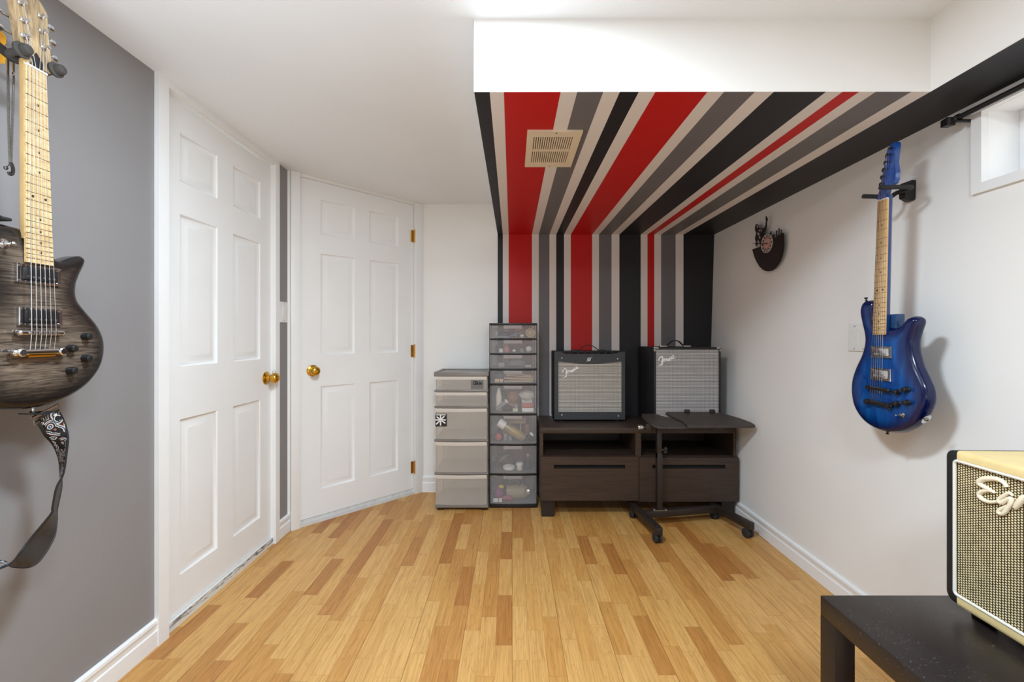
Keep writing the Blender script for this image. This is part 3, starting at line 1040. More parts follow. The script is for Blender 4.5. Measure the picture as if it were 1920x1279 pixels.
for k, lb in enumerate(('tan wooden block under the left half of the charcoal box', 'tan wooden block next to the sticks under the charcoal box')):
    b = MB(); b.box((X2(928.5 + 9 * k), 2.835, f), (X2(936.5 + 7 * k), 2.86, f + 0.021), .002); item('wooden_block', b, PINE, lb, 'block')
# drawer 5
f = FL2[4]


def bottle(name, base, axis, r, L, capr, capl, m1, m2, label, cat='bottle', neck=0.7):
    root = thing(name, base, label, cat)
    bb = MB(); bb.lathe([(r * .9, 0), (r, .003), (r, L * .82), (r * neck, L * .97), (r * neck, L)], base, axis, 20); bb.build('body', m1, root)
    bb = MB(); ax = Vector(axis).normalized(); bb.lathe([(capr, 0), (capr, capl * .9), (capr * .85, capl), (0.001, capl)], Vector(base) + ax * (L - 0.004), axis, 20); bb.build('cap', m2, root)
    return root


bottle('glue_bottle', (X2(935.5), 2.87, f), (0, 0, 1), 0.021, 0.125, 0.012, 0.035, C_CREAM, C_WHITE, 'cream bottle with white cap standing at the left of the fifth drawer')
bottle('marker_pen', (X2(932), 2.83, f + 0.016), (.075, .0, .062), 0.014, 0.085, 0.016, 0.010, C_GREY, C_WHITE, 'grey tube with a white cap leaning before the cream bottle', 'tube', 0.98)
b = MB(); mound(b, (X2(961), 2.9, f + 0.085), 0.042, 21, sc=(1, .7, 1.25)); b.box((X2(953), 2.88, f), (X2(969), 2.93, f + .05), .006)
item('wrapped_packet', b, C_BROWN, 'brown foil packet in the middle of the fifth clear drawer', 'packet')
b = MB(); mound(b, (X2(988), 2.91, f + 0.10), 0.045, 5, sc=(1.2, .6, .85)); b.box((X2(978), 2.90, f), (X2(998), 2.94, f + .07), .004)
item('white_rag', b, plain('off_white_cloth', (206, 198, 190), 0.8, var=0.12, nscale=40), 'crumpled off-white rag at the upper right of the fifth drawer', 'cloth')
b = MB(); b.box((X2(978), 2.826, f + .026), (X2(999), 2.858, f + 0.055), .008); item('red_box', b, C_RUST, 'rust red box lying on the white labelled box', 'box')
b = MB(); b.box((X2(978.5), 2.824, f), (X2(999.5), 2.862, f + 0.0255), .001); item('label_box', b, C_WHITE, 'white labelled box at the lower right of the fifth drawer', 'box')
b = MB(); b.box((X2(961.5), 2.83, f), (X2(970.5), 2.85, f + 0.022), .001); item('sticky_pad', b, plain('pale_green_paper', (206, 210, 178), 0.7), 'pale green paper block at the bottom of the fifth drawer', 'paper pad')
b = MB(); mound(b, (X2(951), 2.87, f + 0.018), 0.028, 11, sc=(1.3, .9, .64)); item('tape_wad', b, C_DARK, 'dark wad of tape under the leaning tube in the fifth drawer', 'tape')
b = MB(); b.lathe([(.016, 0), (.017, .03), (.01, .045), (.01, .05), (.001, .05)], (X2(967.5), 2.866, f), (0, 0, 1), 14); item('grey_jar', b, C_GREY, 'small grey jar behind the pale green paper block', 'jar')
# drawer 6
f = FL2[5]
can_ax = Vector((-0.66, 0, 0.42)).normalized()
cb = Vector((X2(983, 2.85), 2.85, Z2(822, 2.85)))
sp = thing('spray_can', cb, 'spray can with white cap lying tilted in the sixth clear drawer', 'spray can')
b = MB(); b.lathe([(.026, 0), (.030, .003), (.030, .150), (.027, .158)], cb, can_ax, 24); b.build('can', plain('olive_can', (150, 138, 100), 0.35, 0.3, var=0.08), sp)
b = MB(); b.lathe([(.0303, .03), (.0306, .031), (.0306, .105), (.0303, .106)], cb, can_ax, 24); b.build('label_wrap', C_GOLD, sp)
b = MB(); b.lathe([(.031, .155), (.031, .185), (.029, .205), (.001, .206)], cb, can_ax, 24); b.build('cap', C_WHITE, sp)
for k, lb in enumerate(('upper pale wooden paddle stick behind the spray can', 'lower pale wooden paddle stick behind the spray can')):
    b = MB(); b.box((X2(952, 2.95) + .004 * k, 2.955 + .012 * k, Z2(795 - 5 * k, 2.95)), (X2(986, 2.95), 2.963 + .012 * k, Z2(789 - 5 * k, 2.95)), .003)
    b.box((X2(975, 2.95), 2.956 + .012 * k, f), (X2(977, 2.95), 2.962 + .012 * k, Z2(793 - 5 * k, 2.95)))
    item('paddle_stick', b, PINE, lb, 'stick')
b = MB(); b.sphere((X2(935), 2.87, f + 0.024), 0.024, 16, (1, 1, 1)); b.cyl((X2(935), 2.87, f + .046), (X2(935), 2.87, f + .056), .004, .002, 8); item('red_ball', b, C_RED, 'red ball under the white cap of the spray can', 'ball')
for k, lb in enumerate(('clear square pot below the middle of the spray can, left one', 'clear square pot below the middle of the spray can, right one')):
    b = MB(); b.box((X2(945 + 8 * k), 2.86, f), (X2(951.5 + 8 * k), 2.885, f + 0.042), .003); b.box((X2(945 + 8 * k) - .001, 2.859, f + .042), (X2(951.5 + 8 * k) + .001, 2.886, f + .05), .002)
    item('paint_pot', b, C_GREY, lb, 'pot')
bottle('roll_on_bottle', (X2(989), 2.84, f + 0.0185), (.05, 0.012, .052), 0.018, 0.035, 0.017, 0.016, C_DARK, C_WHITE, 'dark little bottle with white cap at the spray can\'s foot', 'bottle', 0.9)
b = MB(); b.box((X2(984), 2.92, f), (X2(992), 2.96, f + .10), .003); item('card_box', b, C_BROWN, 'upright brown carton behind the foot of the spray can', 'box')
# drawer 7
f = FL2[6]
b = MB(); b.lathe([(.034, 0), (.040, .006), (.040, .022), (.036, .024), (.034, .012), (.001, .010)], (X2(954), 2.87, f), (0, 0, 1), 24); item('tape_roll', b, C_WHITE, 'white dish-like roll in the seventh clear drawer', 'tape')
b = MB(); mound(b, (X2(949), 2.91, f + 0.060), 0.046, 31, amp=.4, sc=(1.35, .7, .72)); b.box((X2(941), 2.92, f), (X2(957), 2.95, f + .04), .01); item('cable_heap', b, C_DARK, 'dark tangled cable heap above the white roll', 'cable')
for k in range(3):
    b = MB(); zz = f + .06 + .014 * k
    b.tube([(X2(932 + 3 * k, 2.86), 2.862, zz - .03), (X2(938 + 3 * k, 2.86), 2.858, zz), (X2(945 + 4 * k, 2.86), 2.86, zz + .012), (X2(952 + 4 * k, 2.86), 2.864, zz - .012), (X2(956 + 2 * k, 2.86), 2.87, f + .026)], .0018, 6)
    item('wire_loop', b, STEEL, 'thin silver wire loop springing from the dark cable heap', 'wire', 'silver wire loops in the seventh drawer')
jr = thing('cream_jar', (X2(974), 2.86, f), 'small cream jar with wider lid in the seventh drawer', 'jar')
b = MB(); b.lathe([(.018, 0), (.020, .004), (.020, .034), (.001, .034)], (X2(974), 2.86, f), (0, 0, 1), 20); b.build('body', C_CREAM, jr)
b = MB(); b.lathe([(.0235, 0), (.0235, .012), (.021, .015), (.001, .015)], (X2(974), 2.86, f + .033), (0, 0, 1), 20); b.build('lid', C_WHITE, jr)
bottle('dark_bottle', (X2(990), 2.89, f), (0, 0, 1), 0.024, 0.085, 0.011, 0.02, C_DARK, C_GREY, 'dark bottle with grey cap at the right of the seventh drawer', 'bottle', 0.45)
# drawer 8
f = FL2[7]
gj = thing('glass_jar', (X2(972), 2.88, f), 'clear glass jar lying on its side in the lowest clear drawer', 'jar')
b = MB(); b.lathe([(.036, 0), (.046, .006), (.046, .120), (.034, .135), (.034, .146)], (X2(949), 2.88, f + .0465), (1, 0, 0), 24); b.build('glass', plastic_clear('amber_clear_glass', (216, 196, 160), 0.42, 0.08), gj)
b = MB(); b.lathe([(.036, .142), (.036, .156), (.001, .156)], (X2(949), 2.88, f + .0465), (1, 0, 0), 24); b.build('lid', STEEL, gj)
po = thing('dark_pouch', (X2(966), 2.95, f), 'dark pouch with white letters behind the glass jar', 'pouch')
b = MB(); b.box((X2(948), 2.935, f), (X2(985), 2.985, f + .155), .012); b.build('body', plain('dark_teal_cloth', (52, 56, 58), 0.8, var=0.1), po)
vs, fs = text_mesh('SCU', 0.052, 0.002, 0.25)
ca, sa = math.cos(-.42), math.sin(-.42)
b = MB()
for dx in (-.0012, .0012):
    b.add([(X2(964.5, 2.93) + (p.x * ca - p.y * sa) + dx, 2.9335 - p.z, f + .086 + (p.x * sa + p.y * ca)) for p in vs], fs)
b.build('lettering', WHITE_STICKER, po, fix=False)
b = MB(); mound(b, (X2(936), 2.85, f + 0.040), 0.036, 41, amp=.35, sc=(1.1, .65, 1.1)); item('candy_bag', b, C_PURPLE, 'purple crinkled bag at the lower left of the lowest drawer', 'bag')
b = MB(); mound(b, (X2(952), 2.83, f + 0.020), 0.028, 43, amp=.35, sc=(1.2, .45, .7)); item('foil_packet', b, plain('magenta_foil', (150, 72, 92), 0.4, var=0.4, nscale=80), 'magenta crinkled packet before the glass jar', 'packet')
for k, (pa, pb, lb) in enumerate(((925, 934, 'white card, left one, at the lower left of the lowest drawer'), (935.5, 941, 'white card right of its twin at the lowest drawer\'s left'))):
    b = MB(); b.box((X2(pa, 2.82), 2.817, f), (X2(pb, 2.82), 2.820, f + .024)); item('price_card', b, C_WHITE, lb, 'card')
b = MB(); mound(b, (X2(940), 2.86, f + 0.085), 0.016, 47, sc=(1.2, .8, .8)); b.cyl((X2(940), 2.86, f + .06), (X2(940), 2.86, f + .08), .004, .006, 8); item('yellow_ribbon', b, C_YELLOW, 'yellow ribbon bow above the purple bag', 'ribbon')

# ------------------------------------------------------------------ media bench
bx0, bx1, by0, by1 = 0.176, 1.396, 2.655, 3.07
bt = 0.554
bench = thing('media_bench', ((bx0 + bx1) / 2, 2.86, 0), 'black-brown media bench with two drawers and open compartments', 'bench')
xm = (bx0 + bx1) / 2
b = MB()
b.box((bx0, by0, bt - 0.034), (bx1, by1, bt), 0.0015); b.build('top', WENGE, bench)
b = MB()
b.box((bx0, by0 + .002, 0.10), (bx0 + 0.018, by1, bt - 0.034)); b.box((bx1 - 0.018, by0 + .002, 0.10), (bx1, by1, bt - 0.034))
b.box((xm - 0.018, by0 + .002, 0.10), (xm + 0.018, by1, bt - 0.034)); b.box((bx0 + .018, by0 + 0.02, 0.10), (bx1 - .018, by1, 0.118))
b.box((bx0 + .018, by1 - 0.006, 0.118), (xm - .018, by1, bt - 0.034)); b.box((xm + .018, by1 - 0.006, 0.118), (bx1 - .018, by1, bt - 0.034))
b.box((bx0 + .018, by0 + 0.018, 0.362), (xm - .018, by1 - .006, 0.378)); b.box((xm + .018, by0 + 0.018, 0.362), (bx1 - .018, by1 - .006, 0.378))
# peg holes down the right hand sides of both compartments
b.build('carcass', WENGE, bench)
PEG = plain('peg_brass', (120, 96, 66), 0.4, 0.6)
for xx in (xm - 0.0185, bx1 - 0.0185):
    for k in range(4):
        for yy in (by0 + 0.05, by0 + 0.33):
            b = MB(); b.box((xx - 0.0006, yy - .0025, .405 + k * .03), (xx, yy + .0025, .41 + k * .03)); b.build('peg_hole', PEG, bench)
for k, (xa, xb, drop) in enumerate(((bx0 + 0.002, xm - 0.003, 0), (xm + 0.001, bx1 + 0.006, 0.006))):
    z0, z1 = 0.108 - drop, 0.380 - drop
    sx0, sx1 = (xa + 0.08, xb - 0.083); sz0, sz1 = (0.306, 0.330)
    yb_ = by0 - 0.018
    b = MB()
    b.box((xa, yb_, z0), (xb, by0, sz0)); b.box((xa, yb_, sz1), (xb, by0, z1)); b.box((xa, yb_, sz0), (sx0, by0, sz1)); b.box((sx1, yb_, sz0), (xb, by0, sz1))
    dr = b.build('drawer', WENGE, bench)
    b = MB(); b.box((sx0 - .004, by0 + .0005, sz0 - .004), (sx1 + .004, by0 + .003, sz1 + .004)); b.build('slot_shade_sheet', SLOT_SHADE, dr)  # dark sheet behind the slot gap, its shade painted in
for xa in (bx0 + 0.006, bx1 - 0.088):
    for ya in (by0 + 0.004, by1 - 0.084):
        b = MB(); w = 0.080 if xa > 1 else 0.084
        b.ring_solid([[(xa + .003, ya, 0), (xa + w - .003, ya, 0), (xa + w - .003, ya + .076, 0), (xa + .003, ya + .076, 0)],
                      [(xa - .002, ya, .1), (xa + w, ya, .1), (xa + w, ya + .08, .1), (xa - .002, ya + .08, .1)]], True, False)
        b.build('leg', WENGE_V, bench)


# ------------------------------------------------------------------ script logo, drawn as raised strokes
LOGO = [[(632, 645), (640, 605), (672, 555), (705, 530), (732, 548), (738, 600), (730, 690), (718, 760), (700, 762)], [(690, 662), (722, 640), (765, 600)], [(640, 790), (668, 765), (704, 732)],
        [(768, 640), (805, 612), (800, 588), (778, 598), (763, 640), (776, 668), (808, 652)],
        [(826, 655), (838, 588)], [(830, 625), (848, 590), (862, 600), (858, 645)],
        [(908, 592), (882, 602), (873, 632), (890, 648), (908, 622), (928, 545)], [(914, 600), (910, 642)],
        [(926, 612), (955, 592), (950, 570), (932, 580), (923, 612), (936, 638), (964, 622)],
        [(988, 620), (980, 560), (966, 522)], [(982, 486), (1012, 498), (1030, 530), (1002, 568), (1035, 578), (1080, 550)]]


def logo(parent, ox, oz, y, k, mat, rot=0.0, width=0.0022, swoosh=False):
    """one raised script badge; ox, oz = where the stroke point (630, 790) goes"""
    bb = MB(); c, s = math.cos(rot), math.sin(rot)
    for i, st_ in enumerate(LOGO):
        pts = catmull([(p[0], p[1], 0) for p in st_], 4, False)
        w = []
        q = []
        for p in pts:
            u, v = (p[0] - 630) * k, (790 - p[1]) * k
            q.append((ox + u * c - v * s, y, oz + u * s + v * c))
        n_ = len(q)
        for j in range(n_):
            w.append(width * (1.5 if i == 0 else 1.0) * (0.55 + 0.45 * math.sin(math.pi * j / (n_ - 1))))
        bb.tube(q, w, 6)
    if swoosh:
        u0, v0, u1, v1 = 170 * k, 130 * k, 470 * k, 260 * k
        bb.tube([(ox + u0 * c - v0 * s, y, oz + u0 * s + v0 * c), (ox + (u0 + u1) / 2 * c - (v0 + v1) / 2 * s, y, oz + (u0 + u1) / 2 * s + (v0 + v1) / 2 * c), (ox + u1 * c - v1 * s, y, oz + u1 * s + v1 * c)], [width * .5, width * 1.6, width * .9], 6)
    return bb.build('logo_badge', mat, parent)


# ------------------------------------------------------------------ amplifier with curved front panel
AY = 2.858                       # front plane
ax0, ax1 = (1039 - CX) * AY / F, (1172.5 - CX) * AY / F
za = bt + 0.012; zt = tz(659, AY)
a1 = thing('guitar_amplifier', ((ax0 + ax1) / 2, AY + .1, bt), 'black amplifier with arched panel above silver grille, standing left on the bench', 'amplifier')
b = MB()
ab = 3.065
# cabinet shell (front is open for the baffle)
b.box((ax0, AY + .006, za), (ax0 + .014, ab, zt), .004); b.box((ax1 - .014, AY + .006, za), (ax1, ab, zt), .004)
b.box((ax0 + .01, AY + .006, za), (ax1 - .01, ab, za + .014), .003); b.box((ax0 + .01, AY + .085, zt - .014), (ax1 - .01, ab, zt), .003)
b.box((ax0 + .012, AY + .02, za + .012), (ax1 - .012, ab - .01, zt - .03))
b.build('cabinet', BLACK_TOLEX, a1)
# front panel with arched window and a scooped top edge
gx0, gx1 = ax0 + .029, ax1 - .024
gz0 = tz(773, AY); gz1 = tz(678, AY)
n = 20
mb = MB()
topz = []; arch = []
xs = [gx0 + (gx1 - gx0) * k / n for k in range(n + 1)]
for k in range(n + 1):
    tt = k / n
    arch.append(gz1 - 0.016 * math.sin(math.pi * tt) ** 1.2)
    q = abs(tt - 0.5)
    topz.append(zt - .003 - 0.014 * min(max((0.46 - q) / 0.05, 0), 1))
for y in (AY, AY + .012):
    vs = [(x, y, z) for x, z in zip(xs, arch)] + [(x, y, z) for x, z in zip(xs, topz)]
    mb.add(vs, [(k, k + 1, n + 2 + k, n + 1 + k) for k in range(n)])
for arr in (arch, topz):
    mb.add([(x, AY, z) for x, z in zip(xs, arr)] + [(x, AY + .012, z) for x, z in zip(xs, arr)], [(k, k + 1, n + 2 + k, n + 1 + k) for k in range(n)])
mb.box((ax0 + .002, AY, za + .001), (gx0, AY + .012, zt - .003)); mb.box((gx1, AY, za + .001), (ax1 - .002, AY + .012, zt - .003))
mb.box((gx0, AY, za + .001), (gx1, AY + .012, gz0))
mb.build('front_panel', DARK_TOLEX, a1)
b = MB(); b.box((gx0 - .004, AY + .006, gz0 - .004), (gx1 + .004, AY + .010, gz1 + .003)); b.build('grille', CLOTH_A, a1)
for px, py in ((1053.5, 671.5), (1158, 673), (1053.5, 778), (1159.5, 780)):
    p = onY(px, py, AY); b = MB(); b.lathe([(.0042, 0), (.004, .0018), (.002, .003), (.0005, .0032)], (p[0], AY + .0003, p[2]), (0, -1, 0), 12); b.build('screw', SILVER_LOGO, a1)
# emblem: small ringed disc with a slanting tail
p = onY(1104.6, 674, AY)
b = MB()
b.tube([(p[0] + .010 * math.cos(q) - .001, AY - .0006, p[2] + .010 * math.sin(q)) for q in [k * math.pi / 10 for k in range(20)]], .0019, 6, closed=True)
b.tube([(p[0] + .0045 * math.cos(q), AY - .0006, p[2] + .0045 * math.sin(q)) for q in [k * math.pi / 6 for k in range(12)]], .0013, 6, closed=True)
b.tube([(p[0] - .019, AY - .0006, p[2] - .013), (p[0] - .009, AY - .0006, p[2] - .009)], [.0009, .002], 6); b.tube([(p[0] + .008, AY - .0006, p[2] + .008), (p[0] + .020, AY - .0006, p[2] + .014)], [.0022, .0009], 6)
b.build('emblem', SILVER_LOGO, a1)
p = onY(1056, 709.5, AY)
logo(a1, p[0], p[2], AY + .002, 0.000245, SILVER_LOGO, 0.10, 0.0030, True)
# recessed control panel with knobs on top
b = MB(); b.box((ax0 + .05, AY + .016, zt - .022), (ax1 - .05, AY + .082, zt - .016)); b.build('control_panel', BLACK, a1)
for k in range(8):
    xk = ax0 + .075 + k * (ax1 - ax0 - .15) / 7
    b = MB(); b.lathe([(.009, 0), (.0085, .012), (.007, .015), (.001, .015)], (xk, AY + .045, zt - .0165), (0, 0, 1), 14); b.build('control_knob', RUBBER, a1)
cxh = onY(1104, 650, AY + .1)
b = MB()
zz = zt + .001
hx = [cxh[0] - .070, cxh[0] - .055, cxh[0] - .030, cxh[0], cxh[0] + .030, cxh[0] + .058, cxh[0] + .074]
hz = [0.004, 0.012, 0.030, 0.039, 0.032, 0.012, .004]
pts = catmull([(x, AY + .11, zz + z) for x, z in zip(hx, hz)], 5, False)
rings = []
for i, q in enumerate(pts):
    rings.append([(q[0], q[1] - .011, q[2] - .0025), (q[0], q[1] + .011, q[2] - .0025), (q[0], q[1] + .011, q[2] + .0025), (q[0], q[1] - .011, q[2] + .0025)])
b.ring_solid(rings, True, False)
b.build('handle', RUBBER, a1)
for xk in (hx[0] - .02, hx[-1] + .016):
    b = MB(); b.box((xk - .024, AY + .098, zt - .001), (xk + .024, AY + .124, zt + .009), .003); b.build('handle_bracket', BLACK, a1)
for xk in (ax0 + .05, ax1 - .05):
    for yk in (AY + .03, ab - .03):
        b = MB(); b.lathe([(.013, 0), (.015, .012)], (xk, yk, bt), (0, 0, 1), 14); b.build('foot', RUBBER, a1)

# ------------------------------------------------------------------ square bass amplifier on the right
BY = 2.722; sB = F / BY
qx0, qx1 = (1226.5 - CX) / sB, (1352 - CX) / sB
za = bt + .012; zt = H - (651.5 - CY) / sB
a2 = thing('bass_amplifier', ((qx0 + qx1) / 2, BY + .17, bt), 'square black amplifier with full silver grille and metal corners, right on the bench', 'amplifier')
ab = 3.06
b = MB()
w = .013
b.box((qx0, BY, za), (qx0 + w, ab, zt), .004); b.box((qx1 - w, BY, za), (qx1, ab, zt), .004); b.box((qx0 + .009, BY, za), (qx1 - .009, ab, za + w), .003); b.box((qx0 + .009, BY, zt - w), (qx1 - .009, ab, zt), .003)
b.box((qx0 + .01, BY + .02, za + .01), (qx1 - .01, ab - .005, zt - .01))
b.build('cabinet', BLACK_TOLEX, a2)
b = MB(); b.box((qx0 + w - .003, BY + .006, za + w - .003), (qx1 - w + .003, BY + .012, zt - w + .003)); b.build('grille', CLOTH_B, a2)
p = onY(1235, 687, BY)
logo(a2, p[0], p[2], BY + .002, 1 / 14.21 / sB, SILVER_LOGO, 0.0, 0.0040)
for cx_ in (qx0, qx1):
    sgn = 1 if cx_ == qx0 else -1
    b = MB()
    b.box((cx_ - sgn * .0015, BY - .0015, zt - .026), (cx_ + sgn * .010, BY + .028, zt - .003), .001)
    b.box((cx_ - sgn * .0015, BY - .0015, zt - .010), (cx_ + sgn * .028, BY + .028, zt + .0015), .001)
    b.build('corner_guard', STEEL, a2)
    b = MB(); b.box((cx_ - sgn * .0015, BY - .0015, za - .0015), (cx_ + sgn * .026, BY + .026, za + .026), .001); b.build('corner_guard', BLACK, a2)
hc = (1265 - CX) / (F / (BY + .12))
zz = zt + .002
pts = catmull([(hc + x, BY + .12, zz + z) for x, z in ((-.062, .003), (-.045, .014), (-.018, .036), (.004, .041), (.028, .034), (.050, .014), (.066, .003))], 5, False)
b = MB(); b.ring_solid([[(q[0], q[1] - .012, q[2] - .003), (q[0], q[1] + .012, q[2] - .003), (q[0], q[1] + .012, q[2] + .003), (q[0], q[1] - .012, q[2] + .003)] for q in pts], True, False)
b.build('handle', RUBBER, a2)
for xk in (hc - .078, hc + .080):
    b = MB(); b.box((xk - .024, BY + .105, zt - .001), (xk + .024, BY + .135, zt + .010), .003); b.build('handle_cap', plain('nickel', (196, 190, 178), 0.3, 0.8), a2)
for xk in (qx0 + .04, qx1 - .04):
    for yk in (BY + .04, ab - .04):
        b = MB(); b.lathe([(.014, 0), (.016, .012)], (xk, yk, bt), (0, 0, 1), 14); b.build('foot', RUBBER, a2)

# ------------------------------------------------------------------ wheeled laptop stand
ls = thing('laptop_stand', (1.03, 2.5, 0), 'black wheeled laptop table with split tilting top before the bench', 'laptop stand')
IRON = plain('black_powder_coat', (44, 37, 34), 0.4, 0.1, var=0.12, nscale=30)
BOARD = plain('dark_brown_board', (62, 54, 50), 0.5, var=0.15, nscale=9)
LA, LB = Vector((0.752, 2.645, 0)), Vector((0.792, 2.325, 0))
RA, RB = Vector((1.250, 2.63, 0)), Vector((1.318, 2.385, 0))


def beam(mb, p, q, w, h):
    p = Vector(p); q = Vector(q); d_ = (q - p); L_ = d_.length; d_.normalize(); u_ = Vector((0, 0, 1))
    if abs(d_.z) > .9: u_ = Vector((0, 1, 0))
    s_ = d_.cross(u_).normalized(); u_ = s_.cross(d_)
    M = Matrix(((d_.x, s_.x, u_.x, p.x), (d_.y, s_.y, u_.y, p.y), (d_.z, s_.z, u_.z, p.z), (0, 0, 0, 1)))
    mb.box((0, -w / 2, -h / 2), (L_, w / 2, h / 2), .002, M)


zb = 0.072
for p, q in ((LA, LB), (RA, RB)):
    b = MB(); d_ = (q - p).normalized()
    beam(b, p + Vector((0, 0, zb)) - d_ * .02, q + Vector((0, 0, zb)) + d_ * .03, .034, .040); b.build('foot_rail', IRON, ls)
c0 = LA.lerp(LB, .38); c1 = RA.lerp(RB, .10)
b = MB(); beam(b, c0 + Vector((0.016, 0, zb)), c1 + Vector((-.016, 0, zb)), .034, .040); b.build('cross_rail', IRON, ls)
for c in (LA, LB, RA, RB):
    b = MB()
    d_ = Vector((0.35, -1, 0)).normalized() if c.x > 1 else Vector((.12, -1, 0)).normalized()
    s_ = Vector((-d_.y, d_.x, 0))
    wc = c + Vector((0, 0, .0265))
    for sg in (-1, 1):
        m0 = wc + s_ * (.004 * sg); m1 = wc + s_ * (.019 * sg)
        b.lathe([(.020, 0), (.026, .002), (.026, .013), (.022, .0155), (.001, .0155)], m0, s_ * sg, 22)
    b.cyl(wc - s_ * .005, wc + s_ * .005, .008, None, 10)
    b.build('castor', RUBBER, ls)
    b = MB(); b.cyl(wc + Vector((0, 0, .006)), Vector((c.x, c.y, zb - .018)), .0055, None, 10); b.build('castor_stem', STEEL, ls)
# pole
pc = c0.lerp(c1, .222)
pz0, pz1 = zb + .02, 0.577
b = MB(); beam(b, (pc.x, pc.y, pz0), (pc.x, pc.y, .43), .030, .038); b.build('lower_pole', IRON, ls)
b = MB(); beam(b, (pc.x - .002, pc.y, .40), (pc.x - .002, pc.y, pz1), .026, .032); b.build('upper_pole', IRON, ls)
b = MB(); b.box((pc.x - .04, pc.y - .022, zb + .0195), (pc.x + .045, pc.y + .022, zb + .0235), .001); b.build('pole_flange', STEEL, ls)
for dx in (-.032, .036):
    b = MB(); b.lathe([(.006, 0), (.005, .004), (.001, .005)], (pc.x + dx, pc.y - .01, zb + .0235), (0, 0, 1), 10); b.build('bolt', STEEL, ls)
b = MB(); k0 = Vector((pc.x + .009, pc.y - .010, .452))
b.cyl(k0, k0 + Vector((.018, -.012, 0)), .006, None, 10)
kk = k0 + Vector((.022, -.016, 0)); ad = Vector((.8, -.6, 0)); a_ = Vector((0, 0, 1)); c_ = ad.cross(a_)
prof = [[kk + ad * h + (a_ * math.cos(q) + c_ * math.sin(q)) * (.013 + .005 * math.cos(5 * q)) for q in [k * 2 * math.pi / 30 for k in range(30)]] for h in (-.006, .006)]
b.ring_solid(prof, True)
b.build('height_knob', RUBBER, ls)
# rotating bar under the top with its end cap
zbar = pz1 + .006; ybar = pc.y - .004
b = MB(); b.cyl((0.772, ybar, zbar), (1.255, ybar, zbar - .004), .0115, None, 16); b.build('pivot_bar', IRON, ls)
b = MB(); b.lathe([(.015, 0), (.017, .004), (.017, .016), (.013, .022), (.012, .030)], (0.748, ybar, zbar), (1, 0, 0), 18); b.build('end_cap', CHROME, ls)


def top_pt(x, t_, up=0.0):
    """t_ 0 front edge, 1 back edge; the top tilts up away from the viewer"""
    return (x, 2.455 + .235 * t_, 0.609 + .037 * t_ + up)


def board(name, pts, thick=.013, up=0.0):
    bb = MB()
    rings = [[Vector(top_pt(x, t_, up + h)) for x, t_ in pts] for h in (-thick, -thick + .002, -.002, 0)]
    cen = sum(rings[0], Vector()) / len(pts)
    for rr, k in ((0, .995), (3, .995)):
        c_ = sum(rings[rr], Vector()) / len(pts)
        rings[rr] = [c_ + (p - c_) * k for p in rings[rr]]
    bb.ring_solid(rings, True, False)
    return bb.build(name, BOARD, ls)


board('left_board', [(0.808, .48), (0.822, .15), (0.845, .02), (0.87, 0), (1.004, 0), (1.004, .3), (0.90, .96), (0.816, .96), (0.806, .85)], .013, -.006)
board('right_board', [(1.008, 0), (1.385, 0), (1.404, .03), (1.404, .22), (1.375, .52), (1.33, .80), (1.29, .93), (1.24, .99), (0.985, 1.0), (0.965, .96), (0.972, .80), (1.008, .28)], .015, 0.002)
for px in (1288, 1335):
    b = MB(); x_ = (px - CX) * 2.68 / F; p = Vector(top_pt(x_, .96, .002)); b.box((p.x - .016, p.y - .014, p.z - .001), (p.x + .016, p.y + .004, p.z + .018), .003); b.build('book_stop', RUBBER, ls)
for px in (1215, 1253, 1287, 1338):
    x_ = (px - CX) * ybar / F
    b = MB(); up_ = -.019 if x_ < 1.0 else -.013; tp = (ybar - 2.455) / .235; zt_ = top_pt(x_, tp, up_)[2]
    b.box((x_ - .013, ybar - .015, zbar - .016), (x_ + .013, ybar + .015, zt_ + .001), .002); b.build('clamp', IRON, ls)

# ------------------------------------------------------------------ coffee table at lower right
tx0, tx1, ty0, ty1 = 0.800, 1.352, 0.22, 1.107
ct = thing('coffee_table', ((tx0 + tx1) / 2, (ty0 + ty1) / 2, 0), 'low black-brown square-legged table in the lower right corner', 'table')
DUST = NT('dusty_black_brown_top')
g = DUST.noise(1.0, DUST.scaled((5, 3, 1)), 5, .65, .6)
sp_ = DUST.noise(220, None, 2)
dm = DUST.math('MULTIPLY', DUST.math('GREATER_THAN', sp_, .70), DUST.math('GREATER_THAN', g, .5))
cc = DUST.mix(DUST.math('MULTIPLY', dm, .45), DUST.mix(DUST.ramp(g, [(.5, (0, 0, 0, 1)), (.75, (.35, .35, .35, 1))]), lin((37, 31, 29)), lin((66, 60, 57))), lin((150, 144, 138)))
DUST.col(cc).set(0.3, 0, 0.35)
b = MB(); b.box((tx0, ty0, .40), (tx1, ty1, .45), .0015); b.build('tabletop', [DUST.mat], ct)
for xa in (tx0, tx1 - .05):
    for ya in (ty0, ty1 - .05):
        b = MB(); b.box((xa, ya, 0), (xa + .05, ya + .05, .3995), .001); b.build('leg', WENGE_V, ct)

# ------------------------------------------------------------------ cream amplifier on the table
ga = thing('tweed_amplifier', (1.2, .83, .45), 'cream and black amplifier with woven grille on the low table', 'amplifier')
XF = 1.083; XBk = 1.335; yE0 = .56; yE1 = 1.066; zE0 = .470; zE1 = .842
R_ = .022


def rrect(y0, y1, z0, z1, r, n=6):
    out = []
    for cy, cz, a0 in ((y1 - r, z1 - r, 0), (y0 + r, z1 - r, 90), (y0 + r, z0 + r, 180), (y1 - r, z0 + r, 270)):
        for k in range(n + 1):
            a = math.radians(a0 + 90 * k / n); out.append((cy + r * math.cos(a), cz + r * math.sin(a)))
    return out


